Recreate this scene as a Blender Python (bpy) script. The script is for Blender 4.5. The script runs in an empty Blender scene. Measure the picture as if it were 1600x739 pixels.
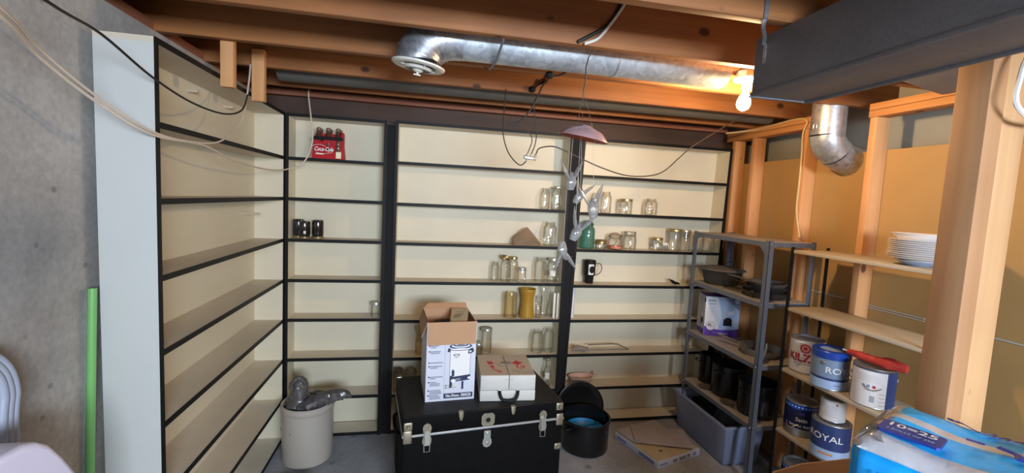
import bpy, bmesh, math, random
from mathutils import Vector, Matrix, noise
random.seed(7)
C = bpy.context.scene.collection
PI = math.pi
def R(a): return math.radians(a)

# ------------------------------------------------------------------ camera, world, light, exposure
def make_camera():
    cam = bpy.data.cameras.new('camera'); o = bpy.data.objects.new('camera', cam); C.objects.link(o)
    y, p, r = .1954, .0842, .0492
    f = Vector((math.sin(y)*math.cos(p), math.cos(y)*math.cos(p), -math.sin(p)))
    rt = Vector((math.cos(y), -math.sin(y), 0)); up = rt.cross(f)
    rr = rt*math.cos(r)+up*math.sin(r); uu = -rt*math.sin(r)+up*math.cos(r)
    m = Matrix((rr, uu, -f)).transposed().to_4x4(); m.translation = Vector((0, -3.0731, 1.6923))
    o.matrix_world = m
    cam.sensor_width = 36; cam.lens = 36*688.41/1600; cam.clip_start = .02; cam.clip_end = 60
    bpy.context.scene.camera = o
make_camera()
sc = bpy.context.scene
sc.view_settings.view_transform = 'Standard'; sc.view_settings.look = 'None'
sc.view_settings.gamma = 1; sc.view_settings.use_curve_mapping = False
sc.view_settings.exposure = 0.14
sc.cycles.transparent_max_bounces = 32
BULB = 700.0
WINDOW_W = 205.0
REAR_BULB = 42.0
w = bpy.data.worlds.new('world'); sc.world = w; w.use_nodes = True
w.node_tree.nodes['Background'].inputs[0].default_value = (.62, .72, .9, 1)
w.node_tree.nodes['Background'].inputs[1].default_value = .35
def area_light(name, loc, rot, sx, sy, power, col):
    l = bpy.data.lights.new(name, 'AREA'); l.shape = 'RECTANGLE'; l.size = sx; l.size_y = sy
    l.energy = power; l.color = col
    o = bpy.data.objects.new(name, l); C.objects.link(o); o.location = loc; o.rotation_euler = rot
    return o
# daylight coming in through the window of the wall behind the camera
area_light('window_daylight', (.95, -5.30, 1.90), (R(84), 0, 0), 1.5, .6, WINDOW_W, (.74, .86, 1.0))

# ------------------------------------------------------------------ materials
def newmat(name):
    m = bpy.data.materials.new(name); m.use_nodes = True
    nt = m.node_tree; b = nt.nodes['Principled BSDF']
    return m, nt, b
def N(nt, t, **k):
    n = nt.nodes.new(t)
    for a, v in k.items(): setattr(n, a, v)
    return n
def pbr(name, col, rough=.5, metal=0, var=.08, scale=14, bump=0, bscale=60, spec=.5, coat=0, trans=0):
    m, nt, b = newmat(name); L = nt.links
    tc = N(nt, 'ShaderNodeTexCoord'); nz = N(nt, 'ShaderNodeTexNoise')
    nz.inputs['Scale'].default_value = scale; nz.inputs['Detail'].default_value = 6
    L.new(tc.outputs['Object'], nz.inputs['Vector'])
    mx = N(nt, 'ShaderNodeMix', data_type='RGBA')
    d = [max(0, c*(1-var)) for c in col]; u = [min(1, c*(1+var)) for c in col]
    mx.inputs[6].default_value = (*d, 1); mx.inputs[7].default_value = (*u, 1)
    L.new(nz.outputs['Fac'], mx.inputs[0]); L.new(mx.outputs[2], b.inputs['Base Color'])
    b.inputs['Roughness'].default_value = rough; b.inputs['Metallic'].default_value = metal
    b.inputs['Specular IOR Level'].default_value = spec; b.inputs['Coat Weight'].default_value = coat
    if bump:
        n2 = N(nt, 'ShaderNodeTexNoise'); n2.inputs['Scale'].default_value = bscale; n2.inputs['Detail'].default_value = 5
        L.new(tc.outputs['Object'], n2.inputs['Vector'])
        bp = N(nt, 'ShaderNodeBump'); bp.inputs['Strength'].default_value = bump; bp.inputs['Distance'].default_value = .01
        L.new(n2.outputs['Fac'], bp.inputs['Height']); L.new(bp.outputs[0], b.inputs['Normal'])
    return m
def wood(name, c1, c2, axis='X', rough=.65, knots=True, grain=26, knotcol=(.07, .022, .010), kscale=4.2):
    m, nt, b = newmat(name); L = nt.links
    tc = N(nt, 'ShaderNodeTexCoord'); oi = N(nt, 'ShaderNodeObjectInfo')
    add = N(nt, 'ShaderNodeVectorMath', operation='ADD'); sc_ = N(nt, 'ShaderNodeVectorMath', operation='SCALE')
    comb = N(nt, 'ShaderNodeCombineXYZ')
    for i in range(3): L.new(oi.outputs['Random'], comb.inputs[i])
    L.new(comb.outputs[0], sc_.inputs[0]); sc_.inputs['Scale'].default_value = 7.3
    L.new(tc.outputs['Object'], add.inputs[0]); L.new(sc_.outputs[0], add.inputs[1])
    mp = N(nt, 'ShaderNodeMapping'); s = [grain]*3; s['XYZ'.index(axis)] = 1.1; mp.inputs['Scale'].default_value = s
    L.new(add.outputs[0], mp.inputs['Vector'])
    nz = N(nt, 'ShaderNodeTexNoise'); nz.inputs['Scale'].default_value = 1; nz.inputs['Detail'].default_value = 5
    nz.inputs['Distortion'].default_value = .6; L.new(mp.outputs[0], nz.inputs['Vector'])
    lo = N(nt, 'ShaderNodeTexNoise'); lo.inputs['Scale'].default_value = 2.2; L.new(add.outputs[0], lo.inputs['Vector'])
    av = N(nt, 'ShaderNodeMath', operation='MULTIPLY_ADD'); L.new(lo.outputs['Fac'], av.inputs[0]); av.inputs[1].default_value = .7
    hv = N(nt, 'ShaderNodeMath', operation='MULTIPLY'); L.new(nz.outputs['Fac'], hv.inputs[0]); hv.inputs[1].default_value = .6
    L.new(hv.outputs[0], av.inputs[2])
    cr = N(nt, 'ShaderNodeValToRGB'); cr.color_ramp.elements[0].position = .38; cr.color_ramp.elements[1].position = .92
    cr.color_ramp.elements[0].color = (*c1, 1); cr.color_ramp.elements[1].color = (*c2, 1)
    L.new(av.outputs[0], cr.inputs[0]); out = cr.outputs[0]
    if knots:
        mk = N(nt, 'ShaderNodeMapping'); s = [kscale*1.5]*3; s['XYZ'.index(axis)] = kscale; mk.inputs['Scale'].default_value = s
        L.new(add.outputs[0], mk.inputs['Vector'])
        vo = N(nt, 'ShaderNodeTexVoronoi'); vo.inputs['Scale'].default_value = 1; L.new(mk.outputs[0], vo.inputs['Vector'])
        kr = N(nt, 'ShaderNodeValToRGB'); kr.color_ramp.elements[0].position = .085; kr.color_ramp.elements[1].position = .125
        kr.color_ramp.elements[0].color = (1, 1, 1, 1); kr.color_ramp.elements[1].color = (0, 0, 0, 1)
        L.new(vo.outputs['Distance'], kr.inputs[0])
        mx = N(nt, 'ShaderNodeMix', data_type='RGBA'); L.new(kr.outputs[0], mx.inputs[0]); L.new(out, mx.inputs[6])
        mx.inputs[7].default_value = (*knotcol, 1); out = mx.outputs[2]
    L.new(out, b.inputs['Base Color']); b.inputs['Roughness'].default_value = rough
    bp = N(nt, 'ShaderNodeBump'); bp.inputs['Strength'].default_value = .25; bp.inputs['Distance'].default_value = .004
    L.new(nz.outputs['Fac'], bp.inputs['Height']); L.new(bp.outputs[0], b.inputs['Normal'])
    return m
def concrete(name, c1, c2, pits=True, scale=1.6, rough=.85, vor=9):
    m, nt, b = newmat(name); L = nt.links
    tc = N(nt, 'ShaderNodeTexCoord')
    a = N(nt, 'ShaderNodeTexNoise'); a.inputs['Scale'].default_value = scale; a.inputs['Detail'].default_value = 9; a.inputs['Roughness'].default_value = .62
    L.new(tc.outputs['Object'], a.inputs['Vector'])
    cr = N(nt, 'ShaderNodeValToRGB'); cr.color_ramp.elements[0].position = .32; cr.color_ramp.elements[1].position = .68
    cr.color_ramp.elements[0].color = (*c1, 1); cr.color_ramp.elements[1].color = (*c2, 1)
    L.new(a.outputs['Fac'], cr.inputs[0]); out = cr.outputs[0]
    f = N(nt, 'ShaderNodeTexNoise'); f.inputs['Scale'].default_value = 55; f.inputs['Detail'].default_value = 4
    L.new(tc.outputs['Object'], f.inputs['Vector'])
    mx = N(nt, 'ShaderNodeMix', data_type='RGBA', blend_type='OVERLAY'); mx.inputs[0].default_value = .28
    L.new(out, mx.inputs[6]); L.new(f.outputs['Fac'], mx.inputs[7]); out = mx.outputs[2]
    if pits:
        v = N(nt, 'ShaderNodeTexVoronoi'); v.inputs['Scale'].default_value = vor; v.inputs['Randomness'].default_value = 1
        L.new(tc.outputs['Object'], v.inputs['Vector'])
        kr = N(nt, 'ShaderNodeValToRGB'); kr.color_ramp.elements[0].position = .055; kr.color_ramp.elements[1].position = .12
        kr.color_ramp.elements[0].color = (.55, .55, .55, 1); kr.color_ramp.elements[1].color = (0, 0, 0, 1)
        L.new(v.outputs['Distance'], kr.inputs[0])
        m2 = N(nt, 'ShaderNodeMix', data_type='RGBA'); L.new(kr.outputs[0], m2.inputs[0]); L.new(out, m2.inputs[6])
        m2.inputs[7].default_value = (c1[0]*.35, c1[1]*.35, c1[2]*.35, 1); out = m2.outputs[2]
    L.new(out, b.inputs['Base Color']); b.inputs['Roughness'].default_value = rough
    bp = N(nt, 'ShaderNodeBump'); bp.inputs['Strength'].default_value = .3; bp.inputs['Distance'].default_value = .006
    L.new(a.outputs['Fac'], bp.inputs['Height']); L.new(bp.outputs[0], b.inputs['Normal'])
    return m
def galvanised(name, c1, c2, rough=.38, scale=45, metal=.8):
    m, nt, b = newmat(name); L = nt.links
    tc = N(nt, 'ShaderNodeTexCoord'); v = N(nt, 'ShaderNodeTexVoronoi'); v.inputs['Scale'].default_value = scale
    L.new(tc.outputs['Object'], v.inputs['Vector'])
    a = N(nt, 'ShaderNodeTexNoise'); a.inputs['Scale'].default_value = 7; a.inputs['Detail'].default_value = 5; L.new(tc.outputs['Object'], a.inputs['Vector'])
    sp = N(nt, 'ShaderNodeSeparateColor'); L.new(v.outputs['Color'], sp.inputs[0])
    ad = N(nt, 'ShaderNodeMath', operation='MULTIPLY_ADD'); L.new(sp.outputs[0], ad.inputs[0]); ad.inputs[1].default_value = .35
    L.new(a.outputs['Fac'], ad.inputs[2])
    cr = N(nt, 'ShaderNodeValToRGB'); cr.color_ramp.elements[0].position = .4; cr.color_ramp.elements[1].position = .95
    cr.color_ramp.elements[0].color = (*c1, 1); cr.color_ramp.elements[1].color = (*c2, 1)
    L.new(ad.outputs[0], cr.inputs[0]); L.new(cr.outputs[0], b.inputs['Base Color'])
    b.inputs['Metallic'].default_value = metal; b.inputs['Roughness'].default_value = rough
    return m
def glass(name, tint, edge=.72, gloss=.05, alpha=1.0, body=None, rough=.04):
    """a thin glass wall: light goes straight through, darker where the wall is seen edge-on, mirror reflection by Fresnel"""
    m, nt, b = newmat(name); L = nt.links; nt.nodes.remove(b); out = nt.nodes['Material Output']
    tr = N(nt, 'ShaderNodeBsdfTransparent'); gl = N(nt, 'ShaderNodeBsdfGlossy'); gl.inputs['Roughness'].default_value = rough
    lw = N(nt, 'ShaderNodeLayerWeight'); lw.inputs['Blend'].default_value = .22
    mx = N(nt, 'ShaderNodeMix', data_type='RGBA'); mx.inputs[6].default_value = (*tint, 1)
    mx.inputs[7].default_value = (tint[0]*edge, tint[1]*edge, tint[2]*edge, 1)
    L.new(lw.outputs['Facing'], mx.inputs[0]); L.new(mx.outputs[2], tr.inputs[0])
    fr = N(nt, 'ShaderNodeFresnel'); fr.inputs['IOR'].default_value = 1.5
    ad = N(nt, 'ShaderNodeMath', operation='ADD', use_clamp=True); ad.inputs[1].default_value = gloss; hf = N(nt, 'ShaderNodeMath', operation='MULTIPLY'); hf.inputs[1].default_value = .6; L.new(fr.outputs[0], hf.inputs[0]); L.new(hf.outputs[0], ad.inputs[0])
    tc = N(nt, 'ShaderNodeTexCoord'); nz = N(nt, 'ShaderNodeTexNoise'); nz.inputs['Scale'].default_value = 30; L.new(tc.outputs['Object'], nz.inputs['Vector'])
    bp = N(nt, 'ShaderNodeBump'); bp.inputs['Strength'].default_value = .35; bp.inputs['Distance'].default_value = .01
    L.new(nz.outputs['Fac'], bp.inputs['Height']); L.new(bp.outputs[0], gl.inputs['Normal'])
    ms = N(nt, 'ShaderNodeMixShader'); L.new(ad.outputs[0], ms.inputs[0]); L.new(tr.outputs[0], ms.inputs[1]); L.new(gl.outputs[0], ms.inputs[2])
    last = ms
    if body is not None:
        df = N(nt, 'ShaderNodeBsdfPrincipled'); df.inputs['Base Color'].default_value = (*body, 1); df.inputs['Roughness'].default_value = .45
        m2 = N(nt, 'ShaderNodeMixShader'); m2.inputs[0].default_value = alpha; L.new(ms.outputs[0], m2.inputs[1]); L.new(df.outputs[0], m2.inputs[2]); last = m2
    L.new(last.outputs[0], out.inputs['Surface'])
    return m
def emit(name, col, s):
    m, nt, b = newmat(name); b.inputs['Base Color'].default_value = (*col, 1)
    b.inputs['Emission Color'].default_value = (*col, 1); b.inputs['Emission Strength'].default_value = s
    return m

M = {}
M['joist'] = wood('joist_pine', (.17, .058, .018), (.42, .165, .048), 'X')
M['stud'] = wood('stud_pine', (.50, .23, .085), (.70, .37, .16), 'Z', knotcol=(.16, .06, .03))
M['plate'] = wood('plate_pine', (.48, .20, .06), (.66, .33, .12), 'Y')
M['postshade'] = wood('shaded_post_pine', (.36, .175, .08), (.54, .30, .145), 'Z', knotcol=(.07, .022, .012))  # post pine darkened; the shade on its side is put into the colour
M['post'] = wood('post_pine', (.48, .26, .12), (.66, .40, .20), 'Z', knotcol=(.22, .09, .04))
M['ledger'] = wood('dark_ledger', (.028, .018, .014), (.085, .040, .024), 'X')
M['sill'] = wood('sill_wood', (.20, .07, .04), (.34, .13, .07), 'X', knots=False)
M['subfloor'] = wood('subfloor', (.012, .008, .006), (.03, .02, .014), 'X', knots=False)  # near-black: the shade of the joist cavities is painted into the wood
M['board'] = wood('shelf_board', (.36, .30, .22), (.52, .44, .33), 'Y', grain=14, rough=.6, knots=False)
M['conc'] = concrete('concrete_wall', (.25, .24, .228), (.43, .415, .395))
M['floor'] = concrete('concrete_floor', (.23, .235, .25), (.40, .405, .43), scale=2.4, rough=.6, vor=4)
M['kraft'] = pbr('kraft_board', (.42, .25, .09), .8, var=.10, scale=5)
M['foil'] = pbr('grey_insulation_facing', (.34, .33, .28), .6, var=.15, scale=6)
M['cream'] = pbr('cream_paint', (.66, .605, .46), .5, var=.04, scale=6)
M['cream2'] = pbr('cream_paint_shelf', (.60, .53, .42), .45, var=.08, scale=9)
M['white_panel'] = pbr('white_panel_paint', (.54, .55, .53), .5, var=.03, scale=5)
M['black'] = pbr('black_paint', (.007, .007, .0075), .5, var=.3, spec=.22)
M['blackmatt'] = pbr('black_matt', (.010, .010, .011), .7, var=.3, spec=.2)
M['galv'] = galvanised('galvanised_steel', (.30, .32, .36), (.62, .64, .68))
M['galv_dark'] = galvanised('dull_galvanised', (.17, .18, .205), (.215, .225, .25), rough=.6, scale=160, metal=.3)
M['galv_dull'] = pbr('dull_grey_metal', (.12, .12, .115), .6, metal=.3, var=.12)
M['galv_pipe'] = galvanised('bright_galvanised', (.36, .40, .44), (.66, .72, .78), rough=.42, scale=60, metal=.55)
M['whitepl'] = pbr('white_enamel', (.72, .71, .64), .35, var=.05)
M['porcelain'] = pbr('porcelain', (.82, .80, .76), .25, var=.03)
M['brass'] = pbr('worn_brass', (.40, .36, .27), .42, metal=.8, var=.35, scale=50)
M['steel'] = pbr('steel', (.42, .42, .41), .36, metal=.9, var=.15, scale=30)
M['gold'] = pbr('gold_lid', (.46, .36, .17), .35, metal=.8, var=.15)
M['greylid'] = pbr('silver_lid', (.55, .55, .50), .32, metal=.7, var=.15)
M['glass'] = glass('clear_glass', (.985, .98, .955), edge=.78)
M['glassgreen'] = glass('green_glass', (.42, .68, .60), body=(.12, .32, .26), alpha=.32)
M['glassamber'] = glass('amber_glass', (.70, .40, .04), body=(.52, .30, .03), alpha=.72)
M['glasspale'] = glass('pale_amber_glass', (.95, .88, .72), edge=.7)
M['glassbrown'] = glass('cola_glass', (.30, .12, .08), body=(.18, .07, .05), alpha=.45)
M['darkjar'] = pbr('dark_preserve_glass', (.012, .009, .010), .12, var=.2, coat=.6)
M['crystal'] = glass('crystal', (.93, .94, .95), edge=.60, gloss=.22, body=(.85, .85, .87), alpha=.17, rough=.08)
M['label'] = pbr('paper_label', (.78, .77, .72), .6, var=.03)
M['red'] = pbr('red_print', (.55, .02, .035), .45, var=.08)
M['coke'] = pbr('red_carton', (.42, .006, .012), .5, var=.12, spec=.2)
M['white'] = pbr('white_print', (.84, .84, .84), .5, var=.02)
M['kraftbox'] = pbr('brown_cardboard', (.50, .29, .16), .75, var=.07, scale=8)
M['cardgrey'] = pbr('printed_paper', (.52, .42, .27), .7, var=.15, scale=25)
M['boxwhite'] = pbr('white_box_card', (.66, .69, .80), .5, var=.02)
M['navy'] = pbr('navy_ink', (.022, .032, .085), .5, var=.1)
M['greyink'] = pbr('grey_ink', (.22, .24, .32), .6, var=.1)
M['paleyel'] = pbr('pale_yellow_ink', (.80, .76, .52), .6, var=.03)
M['blacktrunk'] = pbr('black_trunk_fibre', (.004, .0038, .004), .7, var=.5, scale=20, bump=.15, spec=.10)
M['dusty'] = pbr('dusty_black_trunk_lid', (.016, .0155, .0155), .5, var=.9, scale=6, bump=.1, spec=.2)
M['alu'] = pbr('aluminium_trim', (.50, .50, .50), .4, metal=.5, var=.2, scale=25)
M['tan'] = pbr('tan_case_lid', (.50, .43, .35), .6, var=.06, scale=18)
M['offwhite'] = pbr('off_white_case', (.63, .62, .58), .5, var=.05, scale=14)
M['enamel'] = pbr('black_speckled_enamel', (.008, .008, .009), .22, var=.6, scale=200, spec=.45)
M['cast'] = pbr('cast_iron', (.030, .027, .025), .55, var=.3, scale=60)
M['castlid'] = pbr('worn_cast_iron', (.10, .085, .075), .55, var=.3, scale=30)
M['greypan'] = pbr('scratched_grey_pan', (.24, .22, .20), .4, metal=.3, var=.2, scale=30)
M['bluebright'] = pbr('bright_blue_plastic', (.02, .36, 1.0), .4, var=.06)
M['crock'] = pbr('stoneware', (.44, .395, .34), .35, var=.05, scale=6, coat=.3)
M['crockin'] = pbr('crock_inside', (.05, .035, .03), .5)
M['bag'] = glass('grey_plastic_bag', (.55, .54, .55), edge=.7, gloss=.10, body=(.17, .155, .16), alpha=.50, rough=.22)
M['tile'] = pbr('pinkish_stone_tile', (.44, .41, .45), .35, var=.16, scale=13)
M['tileb'] = pbr('tan_stone_tile', (.52, .44, .31), .45, var=.22, scale=8)
M['cartonblue'] = pbr('pale_blue_carton', (.60, .66, .84), .55, var=.06)
M['cartonink'] = pbr('blue_carton_ink', (.20, .27, .55), .55)
M['shelfsteel'] = pbr('blue_grey_painted_steel', (.135, .155, .20), .38, metal=.3, var=.12, scale=18)
M['shelftop'] = pbr('dusty_steel_shelf', (.34, .30, .26), .5, var=.12, scale=12)
M['tote'] = glass('translucent_tote', (.80, .85, .95), edge=.7, gloss=.03, body=(.58, .68, .95), alpha=.32, rough=.25)
M['purple'] = pbr('purple_print', (.10, .035, .36), .45, var=.05)
M['cofwhite'] = pbr('white_coffee_carton', (.70, .72, .80), .45, var=.02)
M['cofblue'] = pbr('light_blue_print', (.38, .50, .74), .45, var=.04)
M['cofbl2'] = pbr('mid_blue_print', (.17, .24, .40), .45, var=.04)
M['cofgrey'] = pbr('grey_print', (.47, .47, .50), .5, var=.06)
M['plate'] = M['plate']
M['china'] = pbr('white_china', (.78, .75, .74), .18, var=.02, coat=.4)
M['chinablue'] = pbr('blue_rim_china', (.30, .36, .48), .2, var=.05, coat=.4)
M['royalgrey'] = pbr('royal_slate_label', (.19, .27, .40), .4, var=.05)
M['royalnavy'] = pbr('royal_navy_label', (.028, .05, .17), .4, var=.05)
M['paleblue'] = pbr('pale_blue_band', (.36, .50, .74), .4, var=.05)
M['satin'] = pbr('satin_navy_label', (.008, .014, .075), .35, var=.05)
M['lidblue'] = pbr('royal_blue_lid', (.012, .055, .34), .3, var=.05)
M['lidpale'] = pbr('pale_lid_centre', (.36, .46, .62), .35, var=.08)
M['kilz'] = pbr('white_can_label', (.70, .69, .70), .42, var=.03)
M['kilzred'] = pbr('crimson_print', (.42, .012, .04), .42, var=.05)
M['canlid'] = pbr('dull_tin_lid', (.34, .35, .38), .35, metal=.6, var=.25, scale=40)
M['orange'] = pbr('orange_print', (.60, .26, .12), .5)
M['redpl'] = pbr('red_rubber', (.50, .045, .035), .45, var=.2, scale=30)
M['packblue'] = pbr('cyan_blue_wrap', (.015, .42, .95), .38, var=.10, scale=10, bump=.35, bscale=18, coat=.15, spec=.35)
M['packside'] = pbr('sky_blue_wrap', (.010, .36, .90), .38, var=.12, scale=9, bump=.3, bscale=14, coat=.15, spec=.35)
M['packclear'] = pbr('clear_wrap_over_white', (.50, .49, .53), .28, var=.10, scale=12, bump=.5, bscale=16, coat=.6)
M['packnavy'] = pbr('deep_blue_label', (.010, .035, .26), .3, var=.05)
M['packpale'] = pbr('pale_blue_print', (.35, .55, .85), .35)
M['lavender'] = pbr('pale_lavender_plastic', (.72, .71, .90), .4, var=.03)
M['greyplastic'] = pbr('pale_grey_plastic', (.36, .40, .50), .45, var=.05)
M['green'] = pbr('green_plastic', (.16, .42, .13), .35, var=.06)
M['cable_w'] = pbr('cream_cable', (.62, .52, .42), .45, var=.05)
M['cable_b'] = pbr('black_cable', (.012, .010, .010), .45)
M['cable_g'] = pbr('brown_black_cable', (.05, .035, .028), .45)
M['cable_o'] = pbr('yellowed_cable', (.62, .44, .22), .45, var=.05)
M['disc'] = pbr('mauve_lacquer', (.40, .25, .26), .3, var=.2, scale=14, coat=.4)
M['discred'] = pbr('red_copper_inside', (.36, .045, .02), .35, metal=.3, var=.2, scale=14)
M['thread'] = pbr('clear_thread', (.55, .50, .44), .4)
M['pouch'] = glass('brown_net_pouch', (.72, .60, .48), edge=.6, gloss=.0, body=(.50, .38, .26), alpha=.38)
M['dryleaf'] = pbr('dried_petals', (.10, .04, .05), .8, var=.5, scale=60)
M['pink'] = pbr('pink_china', (.62, .42, .35), .35, var=.08)
M['pinkfill'] = pbr('pink_salt', (.72, .24, .15), .6, var=.2, scale=60)
M['candle'] = pbr('ivory_wax', (.74, .72, .60), .5)
M['mugwhite'] = pbr('mug_white_print', (.74, .72, .70), .4)
M['paper'] = pbr('translucent_white_paper', (.66, .66, .70), .5, var=.05)
M['palestrip'] = pbr('pale_wall_strip', (.50, .47, .42), .6)
M['bulbglass'] = emit('lit_bulb_glass', (1.0, .66, .34), BULB)
M['bulbrear'] = emit('lit_bulb_glass_rear', (1.0, .66, .36), REAR_BULB)
M['saw'] = pbr('rusty_frame', (.20, .14, .10), .5, metal=.4, var=.4, scale=60)
M['sawgrip'] = pbr('worn_grey_grip', (.26, .22, .20), .7, var=.3, scale=50)
M['drywall'] = pbr('drywall', (.55, .54, .50), .8, var=.03)

# ------------------------------------------------------------------ mesh helper
def spline(P, n=8):
    P = [Vector(p) for p in P]
    if len(P) < 3: return P
    out = []
    for i in range(len(P)-1):
        p0 = P[i-1] if i else P[0]*2-P[1]; p1 = P[i]; p2 = P[i+1]; p3 = P[i+2] if i+2 < len(P) else P[-1]*2-P[-2]
        for k in range(n):
            t = k/n
            out.append(.5*((2*p1)+(p2-p0)*t+(2*p0-5*p1+4*p2-p3)*t*t+(3*p1-p0-3*p2+p3)*t**3))
    out.append(P[-1]); return out
_txt = {}
def text_geo(s):
    if s not in _txt:
        cu = bpy.data.curves.new('t', 'FONT'); cu.body = s; cu.size = 1; cu.align_x = 'CENTER'; cu.align_y = 'CENTER'; cu.resolution_u = 3
        o = bpy.data.objects.new('t', cu); C.objects.link(o)
        dg = bpy.context.evaluated_depsgraph_get(); me = bpy.data.meshes.new_from_object(o.evaluated_get(dg))
        g = ([v.co.copy() for v in me.vertices], [tuple(p.vertices) for p in me.polygons])
        bpy.data.objects.remove(o); bpy.data.curves.remove(cu); bpy.data.meshes.remove(me); _txt[s] = g
    return _txt[s]
class MB:
    def __init__(s): s.v = []; s.f = []; s.m = []
    def add(s, vs, fs, mi=0, X=None):
        b = len(s.v)
        for p in vs: s.v.append((X @ Vector(p)) if X is not None else Vector(p))
        for f in fs: s.f.append(tuple(i+b for i in f)); s.m.append(mi)
        return s
    def box(s, x0, x1, y0, y1, z0, z1, mi=0, X=None, bev=0, seg=2):
        if bev:
            bm = bmesh.new(); bmesh.ops.create_cube(bm, size=1)
            for v in bm.verts: v.co = Vector(((x0+x1)/2+v.co.x*(x1-x0), (y0+y1)/2+v.co.y*(y1-y0), (z0+z1)/2+v.co.z*(z1-z0)))
            bmesh.ops.bevel(bm, geom=list(bm.edges), offset=bev, segments=seg, affect='EDGES', profile=.5)
            bm.verts.index_update(); s.add([v.co.copy() for v in bm.verts], [tuple(v.index for v in f.verts) for f in bm.faces], mi, X); bm.free()
            return s
        vs = [(x, y, z) for z in (z0, z1) for y in (y0, y1) for x in (x0, x1)]
        return s.add(vs, [(0, 2, 3, 1), (4, 5, 7, 6), (0, 1, 5, 4), (2, 6, 7, 3), (0, 4, 6, 2), (1, 3, 7, 5)], mi, X)
    def lathe(s, prof, n=28, mi=0, X=None, sx=1, sy=1, arc=None, mis=None):
        b = len(s.v); k = len(prof); full = arc is None; cnt = n if full else n+1
        for j in range(cnt):
            a = 2*PI*j/n if full else arc[0]+(arc[1]-arc[0])*j/n
            for r, z in prof:
                p = Vector((r*math.cos(a)*sx, r*math.sin(a)*sy, z)); s.v.append((X @ p) if X is not None else p)
        for j in range(n):
            j2 = (j+1) % n if full else j+1
            for i in range(k-1):
                if prof[i][0] < 1e-6 and prof[i+1][0] < 1e-6: continue
                q = [b+j*k+i, b+j2*k+i, b+j2*k+i+1, b+j*k+i+1]
                if prof[i][0] < 1e-6: q = [q[0], q[2], q[3]]
                elif prof[i+1][0] < 1e-6: q = [q[0], q[1], q[2]]
                s.f.append(tuple(q)); s.m.append(mis[i] if mis else mi)
        return s
    def tube(s, P, r, n=8, mi=0, X=None, smooth=0, cap=True, flat=1, rough=0, closed=False):
        if smooth: P = spline(P, smooth)
        P = [Vector(p) for p in P]; K = len(P); b = len(s.v)
        rs = r if isinstance(r, (list, tuple)) else [r]*K
        if len(rs) != K: rs = [rs[min(len(rs)-1, int(i*(len(rs)-1)/(K-1)))]*(1-((i*(len(rs)-1)/(K-1)) % 1))+rs[min(len(rs)-1, int(i*(len(rs)-1)/(K-1))+1)]*((i*(len(rs)-1)/(K-1)) % 1) for i in range(K)]
        ref = None
        for i, p in enumerate(P):
            if closed: t = P[(i+1) % K]-P[i-1]
            else: t = P[min(i+1, K-1)]-P[max(i-1, 0)]
            if t.length < 1e-9: t = Vector((0, 0, 1))
            t.normalize()
            if ref is None: ref = Vector((0, 0, 1)) if abs(t.z) < .9 else Vector((1, 0, 0))
            u = (ref-t*ref.dot(t))
            if u.length < 1e-6: u = t.orthogonal()
            u.normalize(); v = t.cross(u); ref = u
            for j in range(n):
                a = 2*PI*j/n; rr = rs[i]
                if rough: rr *= 1+rough*noise.noise(Vector((i*.9, math.cos(a)*1.7, math.sin(a)*1.7)))
                q = p+u*math.cos(a)*rr*flat+v*math.sin(a)*rr
                s.v.append((X @ q) if X is not None else q)
        for i in range(K if closed else K-1):
            i2 = (i+1) % K
            for j in range(n):
                s.f.append((b+i*n+j, b+i*n+(j+1) % n, b+i2*n+(j+1) % n, b+i2*n+j)); s.m.append(mi)
        if cap and not closed:
            s.f.append(tuple(b+j for j in reversed(range(n)))); s.m.append(mi)
            s.f.append(tuple(b+(K-1)*n+j for j in range(n))); s.m.append(mi)
        return s
    def prism(s, pts, z0, z1, mi=0, X=None):
        n = len(pts); vs = [(x, y, z0) for x, y in pts]+[(x, y, z1) for x, y in pts]
        return s.add(vs, [tuple(reversed(range(n))), tuple(range(n, 2*n))]+[(i, (i+1) % n, n+(i+1) % n, n+i) for i in range(n)], mi, X)
    def flat(s, pts, mi=0, X=None):
        return s.add([(x, y, 0) for x, y in pts], [tuple(range(len(pts)))], mi, X)
    def rect(s, x0, x1, y0, y1, mi=0, X=None): return s.flat([(x0, y0), (x1, y0), (x1, y1), (x0, y1)], mi, X)
    def disc(s, cx, cy, r, mi=0, X=None, n=24, sy=1): return s.flat([(cx+r*math.cos(2*PI*i/n), cy+r*sy*math.sin(2*PI*i/n)) for i in range(n)], mi, X)
    def ring(s, cx, cy, r0, r1, mi=0, X=None, n=28):
        vs = []
        for i in range(n):
            a = 2*PI*i/n
            vs += [(cx+r0*math.cos(a), cy+r0*math.sin(a), 0), (cx+r1*math.cos(a), cy+r1*math.sin(a), 0)]
        return s.add(vs, [(2*i, 2*i+1, (2*i+3) % (2*n), (2*i+2) % (2*n)) for i in range(n)], mi, X)
    def text(s, t, size, mi=0, X=None, wrap=None, shear=0, sx=1, dx=0, dy=0, bold=0):
        """flat print in the XY plane of X, or wrapped round a can: wrap=(radius, angle, z)"""
        g, fs = text_geo(t); offs = [(0, 0)]+([(bold, 0), (-bold, 0), (0, bold), (0, -bold)] if bold else [])
        for k, (ox, oy) in enumerate(offs):
            vs = []
            for p in g:
                x = (p.x+p.y*shear)*size*sx+dx+ox*size; y = p.y*size+dy+oy*size
                if wrap:
                    r, a0, z = wrap; a = a0+x/r; rr = r+.0008+k*.00005; vs.append((rr*math.cos(a), rr*math.sin(a), z+y))
                else: vs.append((x, y, k*.00005))
            s.add(vs, fs, mi, X)
        return s
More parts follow.
